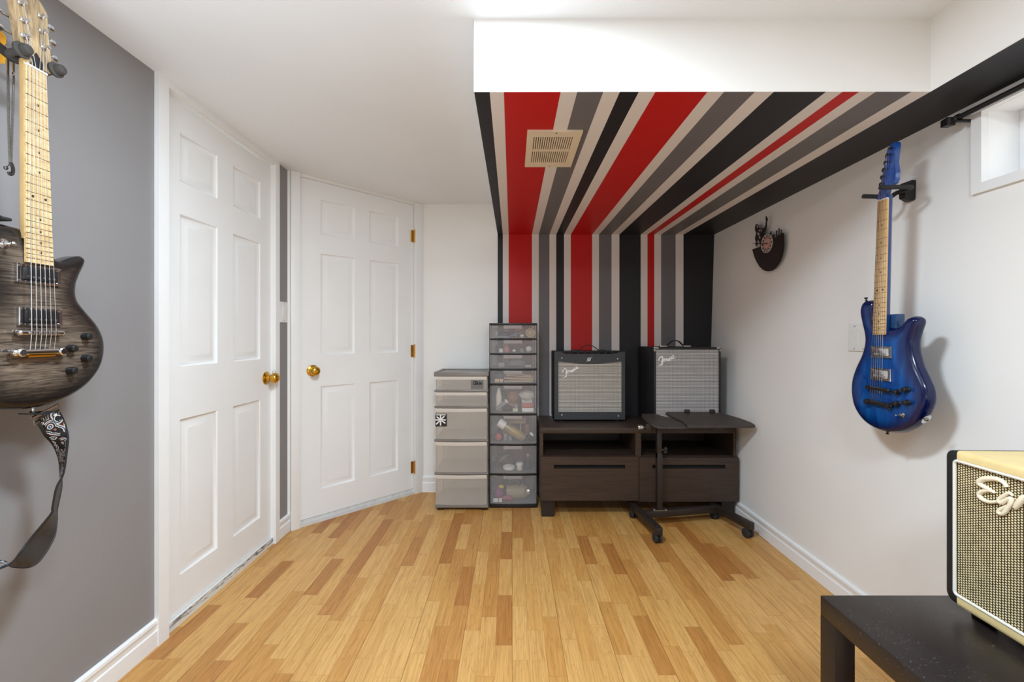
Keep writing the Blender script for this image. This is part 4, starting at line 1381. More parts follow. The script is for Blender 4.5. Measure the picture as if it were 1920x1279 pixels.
def yaw(p):
    """the cabinet is turned a few degrees"""
    a = math.radians(-2.0); dx, dy = p[0] - XF, p[1] - yE1
    return Vector((XF + dx * math.cos(a) - dy * math.sin(a), yE1 + dx * math.sin(a) + dy * math.cos(a), p[2]))


def shell(mb, outer, inner, x0, x1):
    n_ = len(outer)
    o0 = [yaw((x0 + .003, y, z)) for y, z in outer]; o1 = [yaw((x1, y, z)) for y, z in outer]
    f0 = [yaw((x0, y + (iy - y) * .35, z + (iz - z) * .35)) for (y, z), (iy, iz) in zip(outer, inner)]
    i0 = [yaw((x0, y, z)) for y, z in inner]; i1 = [yaw((x0 + .014, y, z)) for y, z in inner]
    mb.ring_solid([i1, i0, f0, o0, o1], False)
    mb.add(o1, [list(range(n_))])


outer = rrect(yE0, yE1, zE0, zE1, .020); inner = rrect(yE0 + .020, yE1 - .020, zE0 + .020, zE1 - .020, .010)
b = MB(); shell(b, outer, inner, XF, XBk); b.build('cabinet', BLACK_TOLEX, ga)
# cream tolex band over the top, underneath and between the black ends
for z_, sg in ((zE1, 1), (zE0, -1)):
    b = MB()
    pr = [(XF + .002, z_ - sg * .0205), (XF - .0018, z_ - sg * .019), (XF - .0018, z_ - sg * .007), (XF - .0010, z_ - sg * .003), (XF + .0010, z_ + sg * .0006), (XF + .006, z_ + sg * .0018), (XF + .010, z_ + sg * .0018), (XBk - .02, z_ + sg * .0018), (XBk - .02, z_ - sg * .004)]
    pr2 = [[yaw((x, y, z)) for x, z in pr] for y in (yE0 + .03, yE1 - .030)]
    b.ring_solid(pr2, True, True)
    b.build('cream_panel', CREAM_TOLEX, ga)
b = MB()
pin = rrect(yE0 + .023, yE1 - .023, zE0 + .023, zE1 - .023, .008)
b.tube([yaw((XF - .0002, y, z)) for y, z in pin], .0036, 8, closed=True); b.build('piping', PIPING, ga)
b = MB(); gg = rrect(yE0 + .019, yE1 - .019, zE0 + .019, zE1 - .019, .010)
b.ring_solid([[yaw((XF + .009, y, z)) for y, z in gg], [yaw((XF + .005, y, z)) for y, z in gg]], True, False); b.build('grille', WEAVE, ga)
# raised script letters, from the photograph's own letter shapes on this plane
EG = [([(838, 490), (800, 425), (735, 380), (650, 350), (560, 345), (440, 350), (365, 385), (350, 415), (390, 455), (450, 490), (500, 515), (555, 548)], 6.0),
      ([(625, 595), (590, 565), (520, 550), (440, 555), (360, 585), (345, 620), (385, 680), (450, 720), (540, 745), (640, 740), (690, 725)], 4.6),
      ([(945, 640), (905, 595), (850, 600), (780, 640), (710, 690), (700, 735), (745, 760), (810, 725), (880, 690), (920, 690), (915, 750), (870, 830), (800, 920), (740, 950), (690, 925), (700, 885), (770, 845), (840, 815)], 4.6),
      ([(985, 850), (1040, 780), (1100, 700), (1150, 640)], 6.0)]
b = MB()
for pts, r in EG:
    q = []
    for px, py in catmull([(p[0], p[1], 0) for p in pts], 4, False) and [(p[0], p[1]) for p in catmull([(p[0], p[1], 0) for p in pts], 4, False)]:
        P = onX(1800 + px / 9.133, 860 + py / 9.133, XF + .002)
        q.append(Vector(P))
    q = [Vector((yaw((XF + .002, p.y, p.z)).x, p.y, p.z)) for p in q]
    n_ = len(q)
    b.tube(q, [.001 * r * (.62 + .38 * math.sin(math.pi * (i + .5) / n_)) for i in range(n_)], 14)
b.build('script_logo', CREAM_LOGO, ga)
for fx in (XF + .045, XBk - .04):
    for fy in (yE0 + .06, yE1 - .045):
        b = MB(); p = yaw((fx, fy, .45)); b.lathe([(.020, 0), (.021, .006), (.018, .021)], p, (0, 0, 1), 20); b.build('foot', RUBBER, ga)
b = MB(); pts = catmull([yaw((1.2, y, zE1 + z)) for y, z in ((.72, .003), (.74, .016), (.80, .026), (.86, .016), (.88, .003))], 4, False)


# ------------------------------------------------------------------ guitars
def flat_body(outline, X, nx, thick, height, step=0.0045, back_in=0.006, side_out=0.0):
    """outline: closed list of (y, z); returns an MB with slots 0 top / 1 sides and the edge distance per vertex"""
    P = np.array(outline); n = len(P)
    nxt = np.roll(P, -1, 0); prv = np.roll(P, 1, 0)
    area2 = np.sum(P[:, 0] * nxt[:, 1] - nxt[:, 0] * P[:, 1])
    if area2 < 0:
        P = P[::-1].copy(); nxt = np.roll(P, -1, 0); prv = np.roll(P, 1, 0)
    tg = nxt - prv; tg /= np.linalg.norm(tg, axis=1)[:, None]
    inward = np.stack([-tg[:, 1], tg[:, 0]], 1)

    def dist(Q):
        d = np.full(len(Q), 1e9)
        for i in range(n):
            a = P[i]; e = nxt[i] - a; L2 = e @ e
            t_ = np.clip(((Q - a) @ e) / L2, 0, 1)
            d = np.minimum(d, np.linalg.norm(Q - (a + t_[:, None] * e), axis=1))
        return d

    def inside(Q):
        r = np.zeros(len(Q), bool)
        for i in range(n):
            a = P[i]; c = nxt[i]
            cond = ((a[1] > Q[:, 1]) != (c[1] > Q[:, 1])) & (Q[:, 0] < (c[0] - a[0]) * (Q[:, 1] - a[1]) / (c[1] - a[1] + 1e-12) + a[0])
            r ^= cond
        return r
    cand = []
    for off in (0.0012, 0.003, 0.006, 0.010):
        Q = P + inward * off
        k = inside(Q) & (dist(Q) > off * 0.9)
        cand.append(Q[k])
    lo = P.min(0); hi = P.max(0)
    g = []
    for j, zz in enumerate(np.arange(lo[1], hi[1], step)):
        for yy in np.arange(lo[0] + (step / 2 if j % 2 else 0), hi[0], step):
            g.append((yy, zz))
    g = np.array(g); g = g[inside(g)]; g = g[dist(g) > 0.0125]
    cand.append(g)
    allp = np.vstack([P] + cand)
    cv, ce, cf, *_ = delaunay_2d_cdt([Vector(p) for p in allp], [], [list(range(n))], 1, 1e-6)
    V2 = np.array([tuple(v) for v in cv])
    d = dist(V2)
    hgt = height(d)
    mb = MB()
    mb.add([(X + nx * h, y, z) for (y, z), h in zip(V2, hgt)], [list(f_) for f_ in cf], True)
    h0 = float(height(np.array([0.0]))[0])
    mb.m = 1
    rings = []
    for (hh, io) in ((h0, 0.0), (h0 - .006, -side_out), (-thick + .010, -side_out), (-thick + .003, back_in * .3), (-thick, back_in)):
        Q = P + inward * io
        rings.append([(X + nx * hh, q[0], q[1]) for q in Q])
    mb.ring_solid(rings, False, True)
    bv, be, bf, *_ = delaunay_2d_cdt([Vector((q[1], q[2])) for q in rings[-1]], [], [list(range(n))], 1, 1e-6)
    mb.add([(X - nx * thick, v[0], v[1]) for v in bv], [list(f_) for f_ in bf])
    edge = list(d) + [0.0] * (len(mb.v) - len(d))
    return mb, edge


def put_attr(o, edge):
    a = o.data.attributes.new('edge', 'FLOAT', 'POINT')
    a.data.foreach_set('value', edge)
    bm = bmesh.new(); bm.from_mesh(o.data)
    bmesh.ops.remove_doubles(bm, verts=bm.verts, dist=2e-5)
    bmesh.ops.recalc_face_normals(bm, faces=bm.faces)
    for f in bm.faces: f.smooth = True
    for e in bm.edges: e.smooth = True
    bm.to_mesh(o.data); bm.free()
    o.data.update()


def fret_positions(L, n):
    return [L * (1 - 2 ** (-k / 12)) for k in range(1, n + 1)]


def lift(p, X, h):
    """a point measured on the plane |x| = X, moved along its sight line to the height h above that plane"""
    k = (abs(X) - h) / abs(X)
    return (p[0] * k, H + (p[1] - H) * k)


class Neck:
    """straight neck in the plane x = X, pointing up; nut and end given by their two (y, z) corners"""
    def __init__(self, X, nx, nut_a, nut_b, end_a, end_b):
        self.X, self.nx = X, nx
        self.na, self.nb, self.ea, self.eb = [Vector(p) for p in (nut_a, nut_b, end_a, end_b)]

    def at(self, u, t_, h):
        """u 0..1 across, t_ 0 nut .. 1 end"""
        a = self.na.lerp(self.ea, t_); c = self.nb.lerp(self.eb, t_); p = a.lerp(c, u)
        return Vector((self.X + self.nx * h, p.x, p.y))


def build_neck(root, N, L, nfr, fb_mat, back_mat, h_top, dots, dotmat, fb_th=.006, t_body=0.0, nutmat=PIPING, depth=.024, t_end=1.0):
    leng = (N.na.lerp(N.nb, .5) - N.ea.lerp(N.eb, .5)).length
    b = MB()
    # fretboard
    rings = []
    for t_ in (0, 1):
        rings.append([N.at(0, t_, h_top - fb_th), N.at(0, t_, h_top - .0008), N.at(.25, t_, h_top), N.at(.75, t_, h_top), N.at(1, t_, h_top - .0008), N.at(1, t_, h_top - fb_th)])
    b.ring_solid(rings, True, False)
    b.m = 1
    for fr in fret_positions(L, nfr):
        t_ = fr / leng
        if t_ > .995: continue
        dt = .0011 / leng
        b.ring_solid([[N.at(u, t_ - dt, h_top - .001), N.at(u, t_, h_top + .0012), N.at(u, t_ + dt, h_top - .001)] for u in (.0, 1.0)], True, False)
    fbo = b.build('fretboard', [fb_mat, plain('fret_wire', (96, 88, 76), 0.35, 0.5)], root)
    # inlay dots
    fp = [0] + fret_positions(L, nfr)
    for k in dots:
        tm = (fp[k - 1] + fp[k]) / 2 / leng
        for u in ((.25, .75) if k in (12, 24) else (.5,)):
            b = MB(); c = N.at(u, tm, h_top - .0002); b.lathe([(.0032, 0), (.0032, .0006)], c, (N.nx, 0, 0), 12); b.build('inlay_dot', dotmat, fbo)
    # neck back
    b = MB(); rings = []
    for t_ in (-.03, 0, .3, .6, .86, t_end):
        ring = []
        dd = depth * (1 + .12 * max(t_, 0))
        for k in range(13):
            a = math.pi * k / 12
            u = .5 - .5 * math.cos(a)
            ring.append(N.at(u, t_, h_top - fb_th - dd * math.sin(a) ** .8))
        rings.append(ring)
    b.ring_solid(rings, True)
    b.build('neck', back_mat, root)
    # nut
    b = MB(); b.ring_solid([[N.at(u, -.007, h_top - .005), N.at(u, -.007, h_top + .003), N.at(u, .001, h_top + .002), N.at(u, .001, h_top - .005)] for u in (0, 1)], True, False)
    b.build('nut', nutmat, root)
    return leng


def strings(root, N, leng, L, h_nut, h_bridge, posts, tail, br_y, br_z, br_d, u_spread=(.1, .9), mat=STEEL):
    for k in range(6):
        u = u_spread[0] + (u_spread[1] - u_spread[0]) * k / 5
        tb = L / leng
        w0 = N.at(u, 0, h_nut)
        # string spacing widens to the bridge
        ub = .5 + (u - .5) * 1.0
        wb = Vector((N.X + N.nx * h_bridge, br_y + br_d * (k - 2.5), br_z))
        pts = [posts[k], w0, wb, tail[k]]
        b = MB(); b.tube(pts, .0005 + .00011 * (5 - k) if True else .0006, 5); b.build('string', mat, root)


# ---------- charcoal guitar on the left wall
XG = -1.14; NG = 1.0
G1 = thing('electric_guitar', (XG, 1.03, .95), 'charcoal burst electric guitar with maple neck hanging on the grey wall', 'guitar')
right_px = [(101.8, 476), (107, 485.5), (121, 489), (140.6, 483), (154.7, 480.5), (162.0, 486), (161.7, 497), (152, 518.5), (146, 538), (147.7, 560.6), (163, 582), (183, 605.6), (195.5, 629.5),
            (199, 653.5), (194, 681.6), (180, 707), (157.5, 729.4), (123.8, 749), (84.4, 761.8), (42, 767.4)]
out = [onX(px, py, XG)[1:] for px, py in right_px] + [(.945, .963), (.905, .993), (.875, 1.035), (.862, 1.085), (.872, 1.14), (.903, 1.19), (.925, 1.225), (.918, 1.27), (.905, 1.31), (.915, 1.35), (.945, 1.371), (.98, 1.373), (1.003, 1.367)]
ol = [(p[0], p[1]) for p in catmull([(y, z, 0) for y, z in out], 6)]
mb, edge = flat_body(ol, XG, NG, .048, lambda d: .008 * (1 - np.clip(1 - d / .075, 0, 1) ** 2) - .009 * np.clip(1 - d / .010, 0, 1) ** 2)
o = mb.build('body', [LP_TOP, LP_SIDE], G1, fix=False); put_attr(o, edge)
N1 = Neck(XG, NG, *[lift(p, XG, .0165) for p in ((1.0008, 1.7612), (1.0459, 1.7612), (1.0022, 1.297), (1.0627, 1.297))])
L1 = .622
ln1 = build_neck(G1, N1, L1, 22, MAPLE_PALE, MAPLE_PLAIN, .0165, (3, 5, 7, 9, 12, 15, 17, 19, 21), plain('dark_dot', (70, 52, 36), 0.4), .006, t_end=.88)
# headstock
hs = [lift(p, XG, .003) for p in ((1.0012, 1.764), (.992, 1.778), (.984, 1.795), (.9815, 1.83), (.979, 1.88), (.977, 1.935), (.990, 1.952), (1.006, 1.944), (1.015, 1.937), (1.028, 1.944), (1.042, 1.934), (1.0535, 1.916), (1.050, 1.880), (1.0495, 1.83), (1.0495, 1.79), (1.0455, 1.764))]
b = MB()
fnh = lambda y, z, h: (XG + h - max(z - 1.775, 0) * .12, y, z)
b.prism(hs, fnh, -.003, .0125); b.build('headstock', SPALT, G1)
posts1 = {}
for i, (px, py, side) in enumerate(((43, 67, -1), (46, 38, -1), (45, 5, -1), (82, 30, 1), (81, 58, 1), (82, 89, 1))):
    P = onX(px, py, XG + .008); 
    hh = .0125 - max(P[2] - 1.775, 0) * .12
    c = Vector((XG + hh, P[1], P[2]))
    tn = MB(); tn.lathe([(.0065, 0), (.0065, .003), (.004, .004), (.0042, .014), (.0035, .016), (.001, .016)], c, (1, 0, 0), 16)
    tk = tn.build('tuner', CHROME, G1)
    b = MB(); e_y = .977 if side < 0 else 1.0515
    s0 = Vector((c.x - .018, e_y, c.z)); s1 = s0 + Vector((-.002, side * .014, 0))
    b.cyl(s0 - Vector((0, side * .01, 0)), s1, .0025, None, 8); b.lathe([(.002, 0), (.0085, .002), (.009, .010), (.006, .014), (.001, .014)], s1, (0, side, 0), 14)
    b.build('tuner_key', CHROME, tk)
    posts1[i] = c + Vector((.009, 0, 0))
# string order: bass (left) to treble (right)
po = [posts1[0], posts1[1], posts1[2], posts1[3], posts1[4], posts1[5]]
ZBR = N1.na.y - L1
tailz = 1.0885
ybx = 1.0140
tail1 = [Vector((XG + .024, ybx + (k - 2.5) * .0104, tailz)) for k in range(6)]
strings(G1, N1, ln1, L1, .0195, .0285, po, tail1, ybx, ZBR, .0106, (.09, .91), CHROME)
axis_y = lambda z: 1.0234 + (1.0325 - 1.0234) / .464 * (1.7612 - z)
# truss rod cover
b = MB(); yy = 1.0120
b.prism([(yy - .013, 1.757), (yy + .013, 1.757), (yy + .011, 1.776), (yy, 1.794), (yy - .011, 1.776)], fnh, .0125, .0148); b.build('truss_cover', BLACK, G1)


def humbucker(root, y0, y1, z0, z1, X, nx, h0, open_coil=True, cover=None):
    """ring, bobbins or cover, pole screws"""
    fx = lambda h: X + nx * h
    b = MB(); w = .0085
    fr = lambda dy, dz, h: [(fx(h), y0 + dy, z0 + dz), (fx(h), y1 - dy, z0 + dz), (fx(h), y1 - dy, z1 - dz), (fx(h), y0 + dy, z1 - dz)]
    b.ring_solid([fr(0, 0, h0 - .004), fr(0, 0, h0 + .0048), fr(.001, .001, h0 + .006), fr(w - .001, .0055, h0 + .006), fr(w, .0065, h0 + .005), fr(w, .0065, h0 - .004)], False, False)
    r = b.build('pickup_ring', CHROME, root)
    b = MB(); b.box((fx(h0 - .004), y0 + w + .001, z0 + .007), (fx(h0 + .0095), y1 - w - .001, z1 - .007), .002)
    p = b.build('pickup', cover if cover else BLACK, root)
    for k in range(6):
        b = MB(); yk = y0 + w + .010 + (y1 - y0 - 2 * w - .02) * k / 5
        b.lathe([(.0026, 0), (.0024, .0010), (.0005, .0013)], (fx(h0 + .0094), yk, z0 + (z1 - z0) * .34), (nx, 0, 0), 10); b.build('pole_screw', STEEL, p)
    for yk in (y0 + .0042, y1 - .0042):
        for zk in (z0 + .004, z1 - .004):
            b = MB(); b.lathe([(.0022, 0), (.0018, .0012), (.0005, .0014)], (fx(h0 + .0058), yk, zk), (nx, 0, 0), 8); b.build('ring_screw', STEEL, r)
    return p


for q0, q1 in (((.9825, 1.248), (1.078, 1.2905)), ((.9865, 1.147), (1.0815, 1.190))):
    q0, q1 = lift(q0, XG, .014), lift(q1, XG, .014)
    humbucker(G1, q0[0], q1[0], q0[1], q1[1], XG, NG, .009)


def rod_part(root, name, p, q, r, mat, ends=True):
    b = MB(); b.tube([p, q], r, 14)
    if ends:
        for e in (p, q):
            b.sphere(e, r * 1.02, 14)
    return b.build(name, mat, root)


yb_ = ybx
br = rod_part(G1, 'bridge', (XG + .022, yb_ - .044, ZBR), (XG + .022, yb_ + .044, ZBR), .0065, CHROME)
for k in range(6):
    b = MB(); yk = yb_ - .0265 + .0106 * k; b.box((XG + .022, yk - .004, ZBR - .0035), (XG + .0315, yk + .004, ZBR + .0035), .001); b.build('saddle', CHROME, br)
for sg in (-1, 1):
    b = MB(); b.cyl((XG + .006, yb_ + sg * .037, ZBR), (XG + .018, yb_ + sg * .037, ZBR), .004, None, 10); b.cyl((XG + .010, yb_ + sg * .037, ZBR), (XG + .013, yb_ + sg * .037, ZBR), .008, None, 14); b.build('bridge_post', CHROME, br)
tl = MB(); tl.tube([(XG + .020, yb_ - .052, 1.0845), (XG + .020, yb_ + .05, 1.0845)], .0085, 14); tl.sphere((XG + .02, yb_ - .052, 1.0845), .0088, 14); tl.sphere((XG + .02, yb_ + .05, 1.0845), .0088, 14)
tlo = tl.build('tailpiece', CHROME, G1)
b = MB(); b.tube([(XG + .0195, yb_ - .030, 1.0795), (XG + .0195, yb_ + .028, 1.0795)], .0078, 12); b.build('brass_insert', BRASS, tlo)
for sg in (-.045, .043):
    b = MB(); b.lathe([(.0085, 0), (.0085, .012), (.0095, .013), (.0095, .024), (.007, .026), (.001, .026)], (XG + .005, yb_ + sg, 1.0845), (1, 0, 0), 18); b.build('tailpiece_stud', CHROME, tlo)
for px, py in ((156, 631), (128, 653.5), (156, 672), (128, 695)):
    P = onX(px, py, XG + .006); b = MB(); b.lathe([(.0095, -.002), (.0095, .014), (.0085, .019), (.006, .0205), (.001, .0205)], (XG + .006, P[1], P[2]), (1, 0, 0), 18); b.build('knob', BLACK, G1)
P = onX(5, 457, XG + .006); b = MB(); b.lathe([(.011, -.001), (.011, .003), (.006, .004), (.0055, .010), (.003, .011), (.0026, .018), (.0045, .022), (.0045, .026), (.001, .028)], (XG + .006, P[1], P[2]), (1, 0, 0), 16); b.build('toggle_switch', CHROME, G1)
b = MB(); b.lathe([(.006, 0), (.006, .003), (.003, .005), (.003, .010), (.0065, .012), (.005, .015), (.001, .015)], (XG - .02, 1.033, .9515), (0, 0, -1), 14); b.build('strap_button', CHROME, G1)
b = MB(); b.lathe([(.006, 0), (.003, .003), (.003, .009), (.0065, .011), (.001, .014)], (XG - .02, .955, 1.372), (-0.1, -.2, 1), 14); b.build('strap_button', CHROME, G1)

# hanger of the charcoal guitar
HZ = 1.776
g1h = thing('guitar_hanger', (XL, 1.022, HZ), 'dark padded guitar hanger on a yellow wooden plate, left wall', 'guitar hanger')
b = MB(); pl = [(1.005 + u, 1.845 + v) for u, v in ((-.070, -.032), (-.052, -.050), (.048, -.050), (.070, -.036), (.072, -.012), (.064, 0), (.072, .016), (.072, .034), (.050, .050), (-.050, .050), (-.070, .036))]
b.prism(pl, lambda y, z, h: (XL + h, y, z), .0005, .018); b.build('wall_plate', YELLOW_WOOD, g1h)
b = MB(); b.tube([(XL + .017, 1.016, 1.838), (XL + .06, 1.016, 1.822), (XG - .045, 1.013, HZ + .006), (XG - .028, 1.012, HZ)], [.011, .0105, .010, .010], 12); b.build('arm', RUBBER, g1h)
for sg in (-1, 1):
    yk = 1.0155 + sg * .037
    b = MB()
    b.tube([(XG - .028, 1.012, HZ), (XG - .026, 1.0120 + sg * .022, HZ - .001), (XG - .012, yk, HZ - .004), (XG + .012, yk, HZ + .002)], [.009, .0085, .008, .008], 12); b.build('prong', FOAM, g1h)
    b = MB(); b.lathe([(.008, 0), (.017, .002), (.0175, .007), (.012, .010), (.012, .014), (.0125, .017), (.010, .023), (.005, .0255), (.001, .026)], (XG + .010, yk, HZ + .002), (1, 0, .12), 22); b.build('end_disc', FOAM, g1h)

# necklace on the hanger arm
nk = thing('necklace', (XL + .1, 1.02, 1.5), 'thin silver chain with a pendant hanging beside the maple neck', 'necklace')
XN = -1.215


def chain(pxs, name):
    b = MB(); P = catmull([onX(px, py, XN) for px, py in pxs], 30, False)
    for i, p in enumerate(P[:-1]):
        r = .0026 if i % 2 else .0018
        b.sphere(p.lerp(P[i + 1], .5), r * 1.15, 6)
    b.tube(P, .0006, 5)
    return b.build(name, STEEL, nk)


chain([(14.5, 108), (15, 150), (15.5, 200), (17, 260), (19, 305)], 'chain')
chain([(25, 104), (25.5, 150), (24, 200), (22, 260), (20.5, 305)], 'chain')
P = onX(25.5, 139, XN); b = MB(); b.sphere(P, .005, 10, (.6, 1, 1.2)); b.build('bead', CHROME, nk)
b = MB(); P = [onX(px, py, XN) for px, py in ((19, 304), (22.5, 310), (24.5, 318), (23, 326), (18.5, 327), (16.5, 322))]
b.tube(catmull(P, 4, False), .0035, 8); b.build('pendant', plain('dark_silver', (96, 94, 94), 0.3, 0.9), nk)
b = MB(); P = Vector(onX(11, 315, XN)); b.sphere(P, .0045, 10); b.tube([P, onX(18, 308, XN)], .0012, 6); b.build('charm', plain('dark_silver_charm', (110, 108, 106), 0.3, 0.9), nk)

# patterned strap hanging from the charcoal guitar
strap = thing('guitar_strap', (XG, 1.03, .6), 'black strap with colourful paisley hanging below the charcoal guitar', 'guitar strap')


def paisley():
    m = NT('paisley_print')
    v1 = m.new('ShaderNodeTexVoronoi', feature='F1'); v1.inputs['Scale'].default_value = 42; m.L(m.oc(), v1.inputs['Vector'])
    w = m.math('FRACT', m.math('MULTIPLY', v1.outputs['Distance'], 2.7))
    ring = m.ramp(w, [(0, lin((14, 14, 16))), (.34, lin((212, 210, 196))), (.46, lin((24, 24, 28))), (.62, lin((98, 122, 166))), (.76, lin((214, 206, 172))), (.88, lin((150, 92, 94)))], True)
    n = m.noise(55)
    c = m.mix(m.math('GREATER_THAN', n, .56), ring, lin((16, 16, 18)))
    m.col(c).set(.7)
    return m.mat


PAIS = paisley()
WEB = plain('black_webbing', (26, 24, 24), 0.65, var=0.2, nscale=120)
WEB_IN = plain('black_leather', (48, 45, 43), 0.5, var=0.2, nscale=25)
A = [(68.3, 788.7), (77, 803), (85, 817), (100.6, 835), (111, 861), (113.5, 889), (114.7, 915), (106.5, 956), (106, 977), (99.3, 1012), (67, 1058), (27, 1063), (0, 1052)]
B = [(108.3, 768), (118, 786), (123.8, 801.6), (127.6, 822), (125, 848), (118.6, 889), (105.7, 915), (98.5, 951), (95.5, 964), (59, 1008), (38, 1036), (24.5, 1053), (0, 1066)]
XS = XG - .022
pa = []; pb = []
sgn = [1, 1, 1, 1, 1, 1, 1, 1, 1, 1, 1, 1, 1]
for i, (a, c) in enumerate(zip(A, B)):
    q0 = Vector(onX(*a, XS)); q1 = Vector(onX(*c, XS)); w = (q1 - q0).length
    dx = math.sqrt(max(.052 ** 2 - w * w, 0)) * .5
    q0 = Vector(onX(*a, XS - dx * sgn[i])); q1 = Vector(onX(*c, XS + dx * sgn[i]))
    pa.append(q0); pb.append(q1)
# the rest of the loop runs out to the left and up to the upper strap button
for y, z, e in ((.89, .635, (-.5, .0, .87)), (.81, .75, (-.6, .45, .6)), (.775, .95, (-.9, .4, .1)), (.785, 1.15, (-1, .1, 0)), (.83, 1.31, (-1, .1, .1)), (.895, 1.385, (-1, 0, .2)), (.95, 1.388, (-1, 0, 0))):
    ev = Vector(e).normalized() * .025
    pa.append(Vector((XS, y, z)) - ev); pb.append(Vector((XS, y, z)) + ev)
# align orientation of the added loop with the visible part
if (pb[12] - pa[12]).dot(pb[13] - pa[13]) < 0:
    for i in range(13, len(pa)):
        pa[i], pb[i] = pb[i], pa[i]
ca_ = catmull(pa, 6, False); cb_ = catmull(pb, 6, False)


def ribbon(i0, i1, name, mats, parent, off=0.0, th=.0022, k0=0.0, k1=1.0):
    b = MB(); n_ = i1 - i0
    f = []; bk = []
    for i in range(i0, i1 + 1):
        a, c = ca_[i].lerp(cb_[i], k0), ca_[i].lerp(cb_[i], k1)
        tg = (ca_[min(i + 1, len(ca_) - 1)] + cb_[min(i + 1, len(cb_) - 1)]) - (ca_[max(i - 1, 0)] + cb_[max(i - 1, 0)])
        nn = (cb_[i] - ca_[i]).cross(tg).normalized()
        f.append([a + nn * (off + th / 2), a.lerp(c, .5) + nn * (off + th / 2), c + nn * (off + th / 2)]); bk.append([a + nn * (off - th / 2), a.lerp(c, .5) + nn * (off - th / 2), c + nn * (off - th / 2)])
    vs = []
    for r in f: vs += r
    nb_ = len(vs)
    for r in bk: vs += r
    fs0 = []; fs1 = []; fs2 = []
    for i in range(n_):
        for j in range(2):
            q = i * 3 + j
            fs0.append((q, q + 1, q + 4, q + 3)); fs1.append((nb_ + q, nb_ + q + 3, nb_ + q + 4, nb_ + q + 1))
        q = i * 3
        fs2 += [(q, q + 3, nb_ + q + 3, nb_ + q), (q + 2, nb_ + q + 2, nb_ + q + 5, q + 5)]
    b.add(vs, fs0, True); b.m = 1; o_ = len(b.f); b.add(vs, fs1, True); b.add(vs, fs2, False)
    return b.build(name, mats, parent, fix=False)


ribbon(0, len(ca_) - 1, 'webbing', [WEB_IN, WEB_IN], strap)
pr = ribbon(0, len(ca_) - 1, 'paisley_face', [PAIS, PAIS], strap, -.0022, .0012, .09, .93)
# piping edges
b = MB(); b.tube(ca_, .0024, 6); b.tube(cb_, .0024, 6); b.build('edge_binding', WEB, strap)
# slide buckle and leather end
p0 = ca_[0]; p1 = cb_[0]; ax_ = (p1 - p0).normalized()
b = MB(); up_ = Vector((0, -.35, .94)); up_ = (up_ - ax_ * up_.dot(ax_)).normalized()
q = [p0 - ax_ * .006 - up_ * .006, p1 + ax_ * .006 - up_ * .006, p1 + ax_ * .006 + up_ * .012, p0 - ax_ * .006 + up_ * .012]
b.tube(q, .0024, 8, closed=True); b.tube([p0 + up_ * .003, p1 + up_ * .003], .002, 8); b.build('slide_buckle', CHROME, strap)
b = MB(); tip = Vector(onX(42, 777, XS)); mid = (p0 + p1) / 2 + up_ * .008
sd = Vector((1, 0, 0))
b.ring_solid([[tip - sd * .010 + Vector((0, 0, .0025)), tip + sd * .010 + Vector((0, 0, .0025)), tip + sd * .010, tip - sd * .010],
              [p0.lerp(mid, .4) - sd * .016 + up_ * .010, p0.lerp(mid, .4) + sd * .016 + up_ * .010, p0.lerp(mid, .4) + sd * .016 + up_ * .006, p0.lerp(mid, .4) - sd * .016 + up_ * .006],
              [mid - sd * .018 + up_ * .003, mid + sd * .018 + up_ * .003, mid + sd * .018, mid - sd * .018]], True, False)
b.build('leather_end', WEB, strap)
b = MB(); e_ = (ca_[-1] + cb_[-1]) / 2; b.box((e_.x - .018, e_.y - .03, e_.z - .004), (e_.x + .018, e_.y + .028, e_.z + .004), .003); b.build('leather_end', WEB, strap)

# ---------- blue guitar on the right wall
XG2 = 1.30; NG2 = -1.0
G2 = thing('electric_guitar', (XG2, 1.50, .77), 'glossy blue electric guitar hanging on the white right wall', 'guitar')
op = [(1636, 572), (1634, 567), (1625.7, 563.8), (1616, 566), (1611, 575), (1609.6, 587), (1612.8, 605.7), (1617.5, 626.8), (1618, 643), (1612.8, 664), (1602, 687.8), (1595, 709), (1593, 732), (1596.4, 755.8), (1604.6, 774.6),
      (1618.6, 792), (1637.4, 804), (1658.5, 810.5), (1682, 810), (1700, 803), (1713, 794), (1724, 780), (1733, 761), (1735.5, 743), (1733, 727), (1725, 708), (1715, 686), (1708, 663), (1706, 642), (1711, 622), (1716, 606), (1714.5, 597.5), (1706, 594), (1697, 597), (1690, 605), (1683, 612.5), (1674, 615), (1664, 614), (1656, 612), (1640, 600)]
ol = [(p[0], p[1]) for p in catmull([(onX(px, py, XG2)[1], onX(px, py, XG2)[2], 0) for px, py in op], 5)]
mb, edge = flat_body(ol, XG2, NG2, .040, lambda d: .006 * (1 - np.clip(1 - d / .07, 0, 1) ** 2) - .016 * (1 - np.sqrt(np.clip(1 - np.clip(1 - d / .018, 0, 1) ** 2, 0, 1))), .0045, .006, .002)
o = mb.build('body', [BLUE_TOP, BLUE_TOP], G2, fix=False); put_attr(o, edge)
N2 = Neck(XG2, NG2, *[lift(p, XG2, .0135) for p in ((1.515, 1.6005), (1.4777, 1.6005), (1.538, 1.1287), (1.489, 1.1287))])
L2 = .643
ln2 = build_neck(G2, N2, L2, 22, MAPLE, BLUE_SIDE, .0135, (3, 5, 7, 9, 12, 15, 17, 19, 21), plain('black_dot', (36, 26, 20), 0.4), .006, depth=.022)
